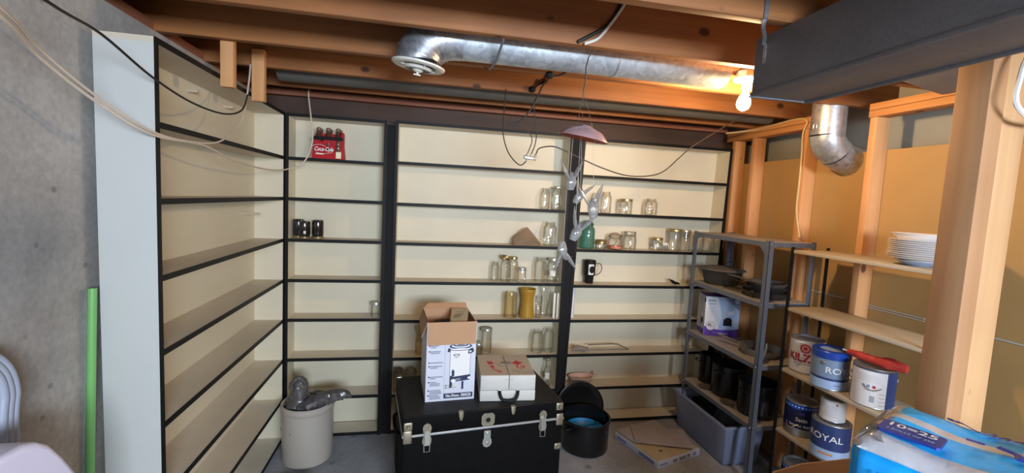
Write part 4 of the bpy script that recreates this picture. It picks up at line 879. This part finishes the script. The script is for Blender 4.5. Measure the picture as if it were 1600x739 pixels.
# ------------------------------------------------------------------ steel rack
r = root('steel_rack', 'blue-grey painted steel shelving rack against the studs', 'rack', (0, 0, 0))
RX0, RX1, RY0, RY1 = 2.0, 2.325, -.82, -.07
for x, sx in ((RX0, 1), (RX1, -1)):
    for y, sy in ((RY0, 1), (RY1, -1)):
        m = MB().box(min(x, x+sx*.032), max(x, x+sx*.032), min(y, y+sy*.0022), max(y, y+sy*.0022), 0, 1.522).box(min(x, x+sx*.0022), max(x, x+sx*.0022), min(y, y+sy*.032), max(y, y+sy*.032), 0, 1.522)
        p = m.build('corner_post', 'shelfsteel', r)
        b = MB()
        for zz in (1.505, 1.14, .755, .37):
            b.lathe([(0, .004), (.004, .003), (.005, 0)], 8, X=T(x+sx*.016, y, zz-.008) @ RX(R(90*sy))).lathe([(0, .004), (.004, .003), (.005, 0)], 8, X=T(x, y+sy*.016, zz-.008) @ RY(R(-90*sx)))
        b.build('bolt_heads', 'steel', p)
for i, zz in enumerate((1.515, 1.145, .76, .375)):
    m = MB().box(RX0+.002, RX1-.002, RY0+.002, RY1-.002, zz-.003, zz, 1)
    m.box(RX0+.002, RX0+.004, RY0+.003, RY1-.003, zz-.030, zz-.002).box(RX1-.004, RX1-.002, RY0+.003, RY1-.003, zz-.030, zz-.002).box(RX0+.003, RX1-.003, RY0+.002, RY0+.004, zz-.030, zz-.002).box(RX0+.003, RX1-.003, RY1-.004, RY1-.002, zz-.030, zz-.002)
    m.build('shelf', ['shelfsteel', 'shelftop'], r)
for y, s in ((RY0+.003, 1), (RY1-.003, -1)):
    MB().add([(RX0-.001, y, 1.50), (RX0-.001, y+s*.085, 1.50), (RX0-.001, y, 1.41), (RX0-.003, y, 1.50), (RX0-.003, y+s*.085, 1.50), (RX0-.003, y, 1.41)], [(0, 1, 2), (3, 5, 4), (0, 3, 4, 1), (1, 4, 5, 2), (2, 5, 3, 0)]).build('gusset_plate', 'shelfsteel', r)
# items on the rack
def pan(name, label, x, y, zz, rad, h, hdir=None, hlen=.15, mat='cast', lidmat=None, cat='pan', group='pans on the steel rack', tube_r=.010):
    r = root(name, label, cat, (x, y, zz), 0, group)
    MB().lathe([(0, 0), (rad*.80, 0), (rad*.84, .003), (rad, h-.004), (rad+.003, h), (rad-.003, h), (rad*.80, .008), (0, .006)], 34).build('pan_bowl', mat, r)
    if hdir is not None:
        d = Vector((math.cos(hdir), math.sin(hdir), 0)); a = d*(rad-.006)+Vector((0, 0, h-.012)); b = a+d*hlen+Vector((0, 0, .018))
        MB().tube([a, a+(b-a)*.3, a+(b-a)*.8, b], [tube_r*.8, tube_r*.8, tube_r*1.25, tube_r*.9], 10, flat=.5, smooth=3).build('handle', mat, r)
    return r
r = root('dutch_oven', 'black cast iron dutch oven with a pointed lid on the rack second level', 'pot', (2.155, -.215, 1.1455), R(-35), 'pots on the steel rack')
MB().lathe([(0, 0), (.088, 0), (.096, .006), (.116, .095), (.122, .108), (.112, .108), (0, .02)], 34, sx=1.18).build('pot_body', 'cast', r)
MB().lathe([(0, .136), (.06, .132), (.120, .118), (.130, .112), (.132, .107), (.120, .104), (0, .11)], 34, sx=1.22).prism([(-.190, 0), (-.145, -.035), (-.145, .035)], .107, .115).build('pot_lid', 'castlid', r)
MB().tube([(.02, .03, .13), (.03, .03, .160), (.065, .03, .170), (.085, .03, .145), (.08, .03, .125)], .004, 8, smooth=4).build('handle', 'cast', r)
o = MB().box(-.09, .09, -.11, .11, 0, .006, bev=.002).build('baking_sheet', 'castlid', loc=(2.165, -.455, 1.1455)); tag(o, 'thin worn metal sheet under the skillets on the rack', 'baking sheet')
pan('skillet', 'large black skillet, bottom of the skillet stack on the rack', 2.165, -.635, 1.1455, .135, .042, R(200), .02)
pan('skillet', 'black skillet in the middle of the skillet stack, handle pointing out', 2.165, -.630, 1.176, .128, .045, R(108), .19, mat='cast')
pan('skillet', 'worn skillet on top of the stack with a pale handle', 2.170, -.640, 1.206, .115, .038, R(112), .16, mat='castlid')
# coffee maker carton
r = root('coffee_maker_carton', 'white and purple coffee maker carton on the steel rack', 'carton', (2.046, -.215, .7605), R(-17))
w_, d_, h_ = .243, .165, .292
m = MB().box(0, w_, 0, d_, 0, h_, 0, bev=.002)
Xf = frame((0, -.0008, 0), (1, 0, 0), (0, 0, 1)); Xg = T(0, -.0003, 0) @ Xf; Xh = T(0, -.0006, 0) @ Xf; Xi = T(0, -.0009, 0) @ Xf
m.flat([(.085, h_-.004), (.238, h_-.004), (.238, .055), (.19, .048), (.10, .052), (.118, .14), (.112, .19)], 2, Xf)
m.flat([(.130, h_-.004), (.240, h_-.004), (.240, .20)], 3, Xg); m.ring(.222, .270, .022, .026, 4, Xh, 20); m.disc(.222, .270, .021, 2, Xh)
m.flat([(.001, .001), (w_-.001, .001), (w_-.001, .062), (.19, .052), (.12, .048), (.06, .052), (.001, .070)], 1, Xg)
m.disc(.045, .072, .033, 1, Xh); m.disc(.045, .072, .0305, 0, Xi); m.disc(.037, .078, .012, 4, T(0, -.0012, 0) @ Xf, 12); m.disc(.037, .074, .008, 7, T(0, -.0015, 0) @ Xf, 12); m.disc(.056, .070, .009, 5, T(0, -.0012, 0) @ Xf, 12)
# coffee pot
m.flat([(.132, .080), (.196, .080), (.192, .130), (.180, .142), (.148, .142), (.134, .130)], 6, Xh); m.flat([(.135, .128), (.150, .128), (.150, .165), (.190, .165), (.196, .180), (.150, .182), (.133, .170)], 5, Xh)
m.tube([(.194, .122, 0), (.218, .125, 0), (.220, .100, 0), (.204, .082, 0), (.194, .086, 0)], .003, 6, 5, Xh, smooth=4, flat=.3); m.flat([(.160, .185), (.205, .195), (.200, .165), (.165, .160)], 0, Xi)
m.text('RIVAL', .018, 4, Xg, sx=1.15, dx=.045, dy=.262, bold=.02); m.rect(.02, .075, .236, .240, 3, Xg); m.disc(.048, .282, .003, 3, Xg, 8)
for k in range(7): m.rect(.02, .075-(k % 3)*.006, .212-k*.010, .2135-k*.010, 5, Xg)
m.text('coffee maker', .0145, 0, Xh, dx=.135, dy=.022, bold=.012); m.text('12-cup', .009, 2, Xh, dx=.070, dy=.022)
# left side face
Xs = frame((-.0008, 0, 0), (0, -1, 0), (0, 0, 1)); Xt = T(-.0003, 0, 0) @ Xs
m.rect(-d_+.002, -.002, .05, h_-.003, 5, Xs); m.flat([(-d_+.002, .002), (-.002, .002), (-.002, .05), (-d_+.002, .03)], 1, Xs); m.disc(-.055, .10, .020, 6, Xt, 16, 1.2); m.text('RIVAL', .012, 4, Xt, dx=-.12, dy=.262); m.disc(-.055, .145, .014, 0, Xt, 14); m.disc(-.012, .262, .018, 4, Xt, 16)
m.box(.001, w_-.001, .001, d_-.001, h_-.001, h_+.0006, 1)
m.build('carton_body', ['cofwhite', 'purple', 'cofblue', 'cofbl2', 'navy', 'cofgrey', 'blackmatt', 'pink'], r)
pan('wok_pan', 'wide shallow grey-rimmed pan on the rack third level', 2.180, -.625, .7605, .128, .050, R(115), .17, mat='greypan')
o = MB().tube([(2.05, -.80, .79), (2.07, -.795, .86), (2.075, -.79, .89)], [.006, .009, .005], 8, flat=.4).build('kitchen_utensil', 'steel'); tag(o, 'steel spatula blade sticking up by the rack post', 'utensil')
def stock(x, y, zz, rad, h, label, a0=R(220)):
    r = root('stock_pot', label, 'pot', (x, y, zz), 0, 'pots on the steel rack')
    MB().lathe([(0, 0), (rad*.90, 0), (rad*.96, .006), (rad, .03), (rad, h-.008), (rad+.006, h-.004), (rad+.006, h), (rad-.004, h), (rad-.006, .02), (0, .010)], 40).build('pot_body', 'enamel', r)
    for a in (a0, a0+PI):
        MB().tube([(rad-.002, -.035, h-.045), (rad+.028, -.03, h-.043), (rad+.034, 0, h-.043), (rad+.028, .03, h-.043), (rad-.002, .035, h-.045)], .0045, 8, smooth=4, X=RZ(a)).build('handle', 'enamel', r)
stock(2.165, -.150, .3765, .072, .215, 'small black enamel pot at the far end of the low rack shelf', R(180))
stock(2.165, -.375, .3765, .112, .225, 'black enamel stock pot in the middle of the low rack shelf', R(200))
stock(2.165, -.655, .3765, .118, .215, 'black enamel stock pot at the near end of the low rack shelf', R(195))
o = pan('saucepan_lid', 'round grey lid lying under the middle stock pot handle, sticking out of the low shelf', 2.065, -.262, .379, .045, .010, R(-75), .09, mat='castlid', group='lids on the steel rack')
o = pan('saucepan_lid', 'small grey lid sticking out past the low shelf edge by the near stock pot', 2.065, -.512, .379, .045, .010, R(-100), .05, mat='castlid', group='lids on the steel rack')

# translucent tote with pans
r = root('storage_tote', 'translucent blue-grey plastic tote on the floor under the steel rack', 'tote', (2.10, -.365, 0))
def tote_mesh():
    m = MB(); ring = []
    lv = [(.115, .255, .004), (.125, .270, .03), (.148, .292, .285), (.163, .305, .287), (.165, .307, .279), (.163, .305, .2885), (.145, .289, .2885), (.120, .264, .034), (.11, .25, .010)]
    n = 28
    for a, b, zz in lv:
        rr = .035
        for k in range(n):
            t = 2*PI*k/n; cx = math.copysign(min(abs(math.cos(t))*1.6, 1), math.cos(t)); cy = math.copysign(min(abs(math.sin(t))*1.6, 1), math.sin(t))
            m.v.append(Vector((cx*a, cy*b, zz)))
    for i in range(len(lv)-1):
        for k in range(n):
            m.f.append((i*n+k, i*n+(k+1) % n, (i+1)*n+(k+1) % n, (i+1)*n+k)); m.m.append(0)
    m.f.append(tuple(reversed(range(n)))); m.m.append(0); m.f.append(tuple((len(lv)-1)*n+k for k in range(n))); m.m.append(0)
    return m
tote_mesh().build('tote_body', 'tote', r, ang=50)
pan('frying_pan', 'black pan tipped inside the translucent tote, far one', 2.10, -.22, .150, .090, .10, None, group='pans in the tote')
pan('frying_pan', 'dark grey pan inside the translucent tote, near one', 2.10, -.48, .130, .095, .10, None, mat='castlid', group='pans in the tote')
o = MB().box(-.075, .075, -.16, .16, 0, .10, bev=.02).build('folded_cloth', 'blackmatt', loc=(2.10, -.365, .012)); tag(o, 'dark folded cloth lining the bottom of the tote', 'cloth')

# ------------------------------------------------------------------ wooden-board rack with paint cans
r = root('board_rack', 'rack of dusty wooden boards on black metal uprights', 'rack', (0, 0, 0))
for i, zz in enumerate((1.484, 1.152, .795, .435, .075)):
    MB().box(2.055, 2.325, -1.66, -.925, zz-.018, zz, bev=.0025).build('board', 'board', r)
    MB().box(2.062, 2.318, -1.85, -.935, zz-.034, zz-.0185).build('board_rail', 'board', r) if False else None
for x in (2.062, 2.300):
    for y in (-.9235, -1.6615):
        MB().box(x-.008, x+.014, y-.0015, y+.0015, 0, 1.50).box(x-.008, x-.005, y if y < -1 else y-.018, y+.018 if y < -1 else y, 0, 1.50).build('upright', 'black', r)
# plates
src = None
for i in range(10):
    zz = 1.4845+.022+i*.0088
    lb = 'white dinner plate, number %s from the bottom of the stack on the board rack' % ('one two three four five six seven eight nine ten'.split()[i])
    if src is None:
        src = MB().lathe([(0, 0), (.070, 0), (.072, .003), (.084, .005), (.118, .014), (.120, .016), (.117, .0165), (.082, .009), (0, .006)], 40).build('dinner_plate', 'china', loc=(2.180, -1.497, zz)); tag(src, lb, 'plate', 'stack of white plates')
    else: dup(src, (2.180+random.uniform(-.003, .003), -1.497+random.uniform(-.003, .003), zz), lb)
o = MB().lathe([(0, 0), (.045, 0), (.050, .004), (.085, .020), (.088, .0235), (.082, .022), (.045, .008), (0, .007)], 36).build('saucer_plate', 'chinablue', loc=(2.175, -1.497, 1.4845)); tag(o, 'small blue-grey bowl under the stack of white plates', 'bowl')
o = MB().lathe([(0, 0), (.075, 0), (.080, .003), (.112, .028), (.114, .030), (.108, .028), (.075, .008), (0, .006)], 40).build('soup_plate', 'china', loc=(2.180, -1.497, 1.4845+.022+9*.0088+.012)); tag(o, 'deeper white soup plate on top of the plate stack', 'plate', 'stack of white plates')

def facing(x, y, off=0): return math.atan2(-3.07-y, -x)+off
def can(x, y, zz, rad, h, label, spec, bail=None, name='paint_can', lid='canlid', ext=None):
    """spec: list of (z0,z1,material) bands; texts are added by ext(mb, angle)"""
    r = root(name, label, 'paint can', (x, y, zz), 0, 'paint cans on the board rack')
    MB().lathe([(0, .002), (rad-.004, .002), (rad-.001, 0), (rad+.001, .003), (rad, .006), (rad, h-.006), (rad+.0015, h-.003), (rad, h), (rad-.008, h), (rad-.010, h-.005)], 44).build('can_body', 'steel', r)
    MB().lathe([(0, h-.006), (rad*.78, h-.006), (rad*.80, h-.003), (rad-.012, h-.003), (rad-.010, h-.0005), (rad-.005, h-.0005)], 40).build('can_lid', lid, r)
    mats = []; m = MB(); a = facing(x, y)
    for z0, z1, mt in spec:
        if mt not in mats: mats.append(mt)
        m.wrapband(rad+.0006, 0, 2*PI, z0, z1, mats.index(mt), 48)
    if ext: ext(m, a, mats, rad, h)
    m.build('paper_wrap', mats, r)
    if bail:
        a1 = a+bail[0]; d = Vector((math.cos(a1+PI/2), math.sin(a1+PI/2), 0)); n = Vector((math.cos(a1), math.sin(a1), 0))
        e0 = -d*(rad+.004)+Vector((0, 0, h*.72)); e1 = d*(rad+.004)+Vector((0, 0, h*.72))
        mid = n*(rad+.022)+Vector((0, 0, h*bail[1]))
        MB().tube([e0, e0*.6+mid*.45+Vector((0, 0, -.01)), mid, e1*.6+mid*.45+Vector((0, 0, -.01)), e1], .0022, 7, smooth=6).build('wire_bail', 'steel', r)
        for e, s in ((e0, -1), (e1, 1)):
            MB().lathe([(0, .008), (.008, .006), (.012, 0)], 14, X=Matrix.Translation(d*s*(rad-.001)+Vector((0, 0, h*.72))) @ Vector((0, 0, 1)).rotation_difference(d*s).to_matrix().to_4x4()).build('bail_ear', 'steel', r)
    return r
def mi(mats, n):
    if n not in mats: mats.append(n)
    return mats.index(n)
ZW3 = .7955; ZW4 = .4355
def k1(m, a, mats, R_, h):
    m.text('KILZ', .062, mi(mats, 'kilzred'), wrap=(R_+.001, a-.46, .088), sx=.92, bold=.045)
    A = a-.10
    for r0, r1, mt in ((0, .026, 'kilzred'), (0, .017, 'pink'), (0, .011, 'kilzred')):
        n = 20; vs = [( (R_+.0022+.0003*(.03-r1)/.01)*math.cos(A+r1*math.cos(t)/R_), (R_+.0022+.0003*(.03-r1)/.01)*math.sin(A+r1*math.cos(t)/R_), .145+r1*math.sin(t)) for t in [2*PI*i/n for i in range(n)]]
        m.add(vs, [tuple(range(n))], mi(mats, mt))
    for zz in (.058, .052, .122): m.wrapband(R_+.0012, a-.7, a+.9, zz, zz+.0012, mi(mats, 'navy'), 24)
    for k in range(3): m.wrapband(R_+.0012, a-.45, a-.2+.1*(k == 1), .150+k*.008, .152+k*.008, mi(mats, 'greyink'), 5)
can(2.170, -.985, ZW3, .083, .190, 'white primer can lettered in red, far end of the rack', [(.008, .184, 'kilz')], bail=(-.5, .45), ext=k1)
def k2(m, a, mats, R_, h):
    m.text('ROYAL', .044, mi(mats, 'white'), wrap=(R_+.001, a+.72, .102), sx=1.15, bold=.01)
    m.rect(0, 0, 0, 0, 0) if False else None
    m.wrapband(R_+.0012, a+.25, a+.62, .026, .031, mi(mats, 'royalgrey'), 8)
c = can(2.115, -1.185, ZW3, .083, .190, 'slate blue paint can with a bright blue rim, between the white cans', [(.005, .05, 'paleblue'), (.05, .062, 'royalnavy'), (.062, .184, 'royalgrey')], bail=(1.2, .35), ext=k2, lid='lidpale')
MB().lathe([(.0845, .158), (.0865, .160), (.0865, .194), (.083, .198), (.055, .198), (.050, .194), (0, .194)], 40, mis=[0, 0, 0, 0, 0, 1]).build('blue_rim', ['lidblue', 'lidpale'], c)
def k3(m, a, mats, R_, h):
    m.wrapband(R_+.001, a-1.3, a+.62, .006, .176, mi(mats, 'kilz'), 30)
    for x, mt in ((-.5, 'greyink'), (-.28, 'cofbl2'), (-.02, 'kilzred')): m.wrapband(R_+.0016, a+x, a+x+.14, .098, .110, mi(mats, mt), 4)
    for k in range(6): m.wrapband(R_+.0016, a-.75, a+.35-.07*(k % 3), .125+k*.006, .1265+k*.006, mi(mats, 'cofgrey'), 14)
    for k in range(4): m.wrapband(R_+.0016, a+.30, a+.58, .02+k*.018, .0215+k*.018, mi(mats, 'navy'), 6)
    for k in range(8): m.wrapband(R_+.0016, a-.1+k*.028, a-.1+k*.028+.013, .03, .06, mi(mats, 'greyink'), 1)
can(2.145, -1.390, ZW3, .084, .190, 'white paint can with its back label and wire bail facing out, red brush across it', [(.006, .18, 'royalnavy')], bail=(.0, .48), ext=k3)
def k4(m, a, mats, R_, h):
    m.text('Satin', .030, mi(mats, 'white'), wrap=(R_+.001, a+.05, .098), sx=1.0, bold=.02); m.text('Interior Acrylic', .020, mi(mats, 'white'), wrap=(R_+.001, a+.10, .064), sx=1.0, bold=.02)
    for k in range(12): m.wrapband(R_+.0016, a-1.2+k*.2, a-1.2+k*.2+.10, .165, .173, mi(mats, 'paleblue'), 2)
    m.wrapband(R_+.0016, a-.1, a+.2, .128, .142, mi(mats, 'purple'), 5)
can(2.165, -.995, ZW4, .084, .190, 'dark navy satin paint can with a drooping bail, lower shelf', [(.045, .155, 'satin'), (.155, .182, 'lidblue')], bail=(-.5, .25), ext=k4)
def k5(m, a, mats, R_, h):
    m.text('ROYAL', .046, mi(mats, 'white'), wrap=(R_+.001, a-.30, .118), sx=1.15, bold=.008)
    m.wrapband(R_+.0016, a-.5, a+.2, .030, .042, mi(mats, 'orange'), 12)
can(2.120, -1.225, ZW4, .086, .190, 'navy paint can with white capitals, lower shelf under a small can', [(.004, .058, 'paleblue'), (.058, .184, 'royalnavy')], ext=k5)
def k6(m, a, mats, R_, h):
    for k in range(6): m.wrapband(R_+.0012, a-.7, a+.4-.1*(k % 2), .03+k*.010, .0315+k*.010, mi(mats, 'greyink'), 12)
    m.wrapband(R_+.0012, a+.2, a+.35, .09, .10, mi(mats, 'kilzred'), 3)
can(2.130, -1.215, ZW4+.1905, .056, .115, 'small quart can with a pale label stacked on the navy can', [(.005, .108, 'kilz')], ext=k6)
c = can(2.150, -1.030, .0755, .084, .190, 'dark blue paint can on the lowest board, behind the cardboard box', [(.02, .165, 'satin'), (.165, .184, 'lidblue')], bail=(-.6, .6), ext=lambda m, a, mats, R_, h: [m.wrapband(R_+.0016, a-1.2+k*.2, a-1.2+k*.2+.10, .170, .178, mi(mats, 'paleblue'), 2) for k in range(12)])
r = root('paint_brush', 'red rubber-sleeved brush lying across the white paint can', 'brush', (2.145, -1.39, ZW3+.205))
MB().tube([(-.030, .115, .012), (-.035, .05, .014), (-.03, -.02, .014), (-.02, -.08, .018), (.0, -.14, .016)], [.012, .020, .019, .028, .018], 14, smooth=5, rough=.3).tube([(-.02, .04, .012), (.03, -.03, .012), (.05, -.10, .012)], [.010, .013, .009], 10, smooth=4, rough=.3).build('brush_sleeve', 'redpl', r)
MB().tube([(-.030, .110, .012), (-.028, .145, .011)], [.006, .005], 10).build('brush_tip', 'white', r)

# ------------------------------------------------------------------ foreground right: cardboard box and wrapped paper pack
r = root('cardboard_box', 'brown cardboard box under the blue paper pack', 'box', (0, 0, 0))
MB().box(1.10, 1.56, -2.46, -1.945, 0, .855, bev=.004).build('box_body', 'kraftbox', r)
MB().add([(1.11, -1.944, .852), (1.50, -1.944, .852), (1.50, -1.925, .892), (1.22, -1.925, .885), (1.11, -1.93, .868), (1.11, -1.940, .852), (1.50, -1.940, .852), (1.50, -1.921, .892), (1.22, -1.921, .885), (1.11, -1.926, .868)],
         [(0, 1, 2, 3, 4), (5, 9, 8, 7, 6), (0, 4, 9, 5), (4, 3, 8, 9), (3, 2, 7, 8), (2, 1, 6, 7)]).build('box_flap', 'kraftbox', r)
pa = math.atan2(-.91, .42)
r = root('paper_roll_pack', 'large wrapped pack of paper rolls in bright blue film', 'paper pack', (1.023, -2.226, .866), pa)
LP, WP, HP = .62, .37, .295
m = MB(); nx, ny, nz = 32, 18, 14
def bulge(u, v, w):
    x, y, zz = u*LP, v*WP, w*HP
    e = lambda t, s: 1-(1-min(t, 1-t)/s)**2 if min(t, 1-t) < s else 1
    eu, ev, ew = e(u, .06), e(v, .13), e(w, .14)
    c = Vector((LP/2, WP/2, HP/2)); p = Vector((x, y, zz))
    if w in (0, 1): p.z += (w-.5)*2*(-.030*(1-eu*ev))+ (w == 1)*(.010*math.sin(u*PI*5)*ev*.5+.014*math.sin(v*PI))
    if v in (0, 1): p.y += (v-.5)*2*(-.020*(1-eu*ew)+.010*math.sin(u*PI)*math.sin(w*PI))
    if u in (0, 1): p.x += (u-.5)*2*(-.018*(1-ev*ew)+.010*math.sin(v*PI)*math.sin(w*PI))
    if w in (0, 1) and (u in (0, 1) or v in (0, 1)): pass
    return p
def facegrid(fn, na, nb, mat):
    b = len(m.v)
    for i in range(na+1):
        for j in range(nb+1): m.v.append(bulge(*fn(i/na, j/nb)))
    for i in range(na):
        for j in range(nb):
            m.f.append((b+i*(nb+1)+j, b+(i+1)*(nb+1)+j, b+(i+1)*(nb+1)+j+1, b+i*(nb+1)+j+1)); m.m.append(mat((i+.5)/na, (j+.5)/nb))
def topm(u, v):
    if u < .07 and v > .25: return 2
    if v < .16: return 2
    if .50 < v < .60+.04*u: return 2
    if .60 < u < .72 and v < .5 and v > .25: return 0
    return 0
def sidem(u, w): return 2 if (w > .93 or u < .02) else 1
facegrid(lambda a, b: (a, b, 1), 48, 30, topm)
facegrid(lambda a, b: (a, 0, b), 48, 14, lambda a, b: sidem(a, b))
facegrid(lambda a, b: (a, 1, b), 32, 10, lambda a, b: 1)
facegrid(lambda a, b: (0, 1-a, b), 24, 14, lambda a, b: 2 if a < .82 or b > .9 else 1)
facegrid(lambda a, b: (1, a, b), 14, 10, lambda a, b: 1)
facegrid(lambda a, b: (a, b, 0), 8, 6, lambda a, b: 1)
bm = bmesh.new(); me_ = bpy.data.meshes.new('tmp'); me_.from_pydata([tuple(p) for p in m.v], [], m.f)
for p_, q in zip(me_.polygons, m.m): p_.material_index = q
bm.from_mesh(me_); bmesh.ops.remove_doubles(bm, verts=bm.verts, dist=.0035); bmesh.ops.recalc_face_normals(bm, faces=bm.faces)
for v in bm.verts:
    n_ = noise.noise(v.co*9)*.006+noise.noise(v.co*26)*.002; v.co += v.normal*n_
me2 = bpy.data.meshes.new('pack_wrap'); bm.to_mesh(me2); bm.free(); bpy.data.meshes.remove(me_)
for q in ('packblue', 'packside', 'packclear'): me2.materials.append(M[q])
for p_ in me2.polygons: p_.use_smooth = True
o = bpy.data.objects.new('pack_wrap', me2); C.objects.link(o); o.parent = r
ZT = HP+.022
l = MB(); Xl = T(0, 0, ZT+.004)
l.prism([(.038, .060), (.044, .054), (.146, .054), (.152, .060), (.152, .126), (.146, .132), (.044, .132), (.038, .126)], -.006, 0, 0, Xl)
l.text('10=25', .036, 1, T(0, 0, .0008) @ Xl, sx=1.02, dx=.093, dy=.108, bold=.02); l.text('4 ROLLS OF 250', .0135, 2, T(0, 0, .0008) @ Xl, sx=.92, dx=.095, dy=.075, bold=.02)
l.build('printed_label', ['packnavy', 'white', 'packpale'], r)
l = MB(); Zs = ZT+.004
for q in ([(.165, .325, Zs), (.150, .345, Zs), (.158, .352, Zs), (.180, .335, Zs), (.215, .300, Zs), (.235, .335, Zs), (.238, .300, Zs), (.258, .322, Zs), (.262, .298, Zs), (.285, .318, Zs), (.286, .296, Zs), (.315, .315, Zs), (.330, .296, Zs)],
          [(.36, .30, Zs), (.39, .32, Zs), (.42, .30, Zs)]):
    l.tube([(a_-.03, b_-.008, bulge((a_-.03)/LP, (b_-.008)/WP, 1).z+.0075) for a_, b_, c_ in spline(q, 4)], .0042, 6, flat=.25)
l.tube([(.175, .175, Zs), (.205, .178, Zs)], .006, 6, flat=.25).tube([(.225, .190, Zs), (.255, .178, Zs), (.262, .150, Zs)], .009, 8, smooth=4, flat=.25).tube([(.27, .165, Zs), (.31, .175, Zs), (.36, .165, Zs), (.42, .17, Zs)], .0035, 6, smooth=4, flat=.3)
l.build('printed_script', 'packnavy', r)
l = MB(); l.tube([(.065, -.011, .24), (.063, -.013, .20), (.068, -.013, .17)], .003, 6, smooth=3, flat=.4).build('print_line', 'packnavy', r)
# crushed clear end of the wrap
m = MB(); b = len(m.v); na, nb = 16, 10
for i in range(na+1):
    for j in range(nb+1):
        s, t = i/na, j/nb; q = Vector((.062-.060*t, WP*(.05+.60*s), HP+.006+.020*math.sin(t*2.6)-.03*t*t+.008*noise.noise(Vector((s*7, t*5, 1)))+.007*math.sin(s*19+t*4)*t)); m.v.append(q)
for i in range(na):
    for j in range(nb): m.f.append((i*(nb+1)+j, (i+1)*(nb+1)+j, (i+1)*(nb+1)+j+1, i*(nb+1)+j+1)); m.m.append(0)
M['clearfilm'] = glass('clear_film', (.80, .80, .82), edge=.7, gloss=.10, body=(.40, .39, .38), alpha=.28, rough=.15)
m.build('crushed_film', 'clearfilm', r)

# ------------------------------------------------------------------ foreground left
o = MB().tube([(-1.083, -1.455, 0.02), (-1.079, -1.43, .70), (-1.073, -1.402, 1.332)], .0125, 14).build('broom_handle', 'green'); tag(o, 'green plastic pole leaning on the concrete beside the white end panel', 'pole')
r = root('laundry_hamper', 'pale lavender plastic hamper with a rounded top by the concrete wall', 'hamper', (-.905, -1.99, 0))
m = MB(); lv = [(0, .10), (.02, .115), (.5, .135), (.95, .150), (1.0, .152)]
pr = [(-.24, 0), (-.235, .90), (-.21, 1.03), (-.13, 1.085), (-.05, 1.104), (.03, 1.100), (.062, 1.089), (.095, 1.063), (.131, 1.013), (.176, .938), (.19, .88), (.20, 0)]
pr = [(x, y) for x, y in pr]
m.prism(pr, -.055, .055, 0, X=Matrix(((0, 0, 1, 0), (1, 0, 0, 0), (0, 1, 0, 0), (0, 0, 0, 1))) )
hb = m.build('hamper_body', 'lavender', r, ang=60)
mod = hb.modifiers.new('bevel', 'BEVEL'); mod.width = .012; mod.segments = 4; mod.limit_method = 'ANGLE'; mod.angle_limit = R(50)
m = MB()
for k in (-1, 0, 1):
    m.tube([(-1.062, -2.06, 0.0), (-1.062, -2.05, 1.05), (-1.06, -1.98, 1.21), (-1.055, -1.86, 1.262), (-1.05, -1.785+.012*k, 1.228+.008*k), (-1.045, -1.745+.016*k, 1.14), (-1.045, -1.757+.016*k, .95), (-1.045, -1.76+.016*k, 0.0)], .0105, 10, smooth=6)
o = m.build('ribbed_hoop', 'greyplastic'); tag(o, 'pale grey ribbed plastic hoop standing behind the lavender hamper', 'hoop')
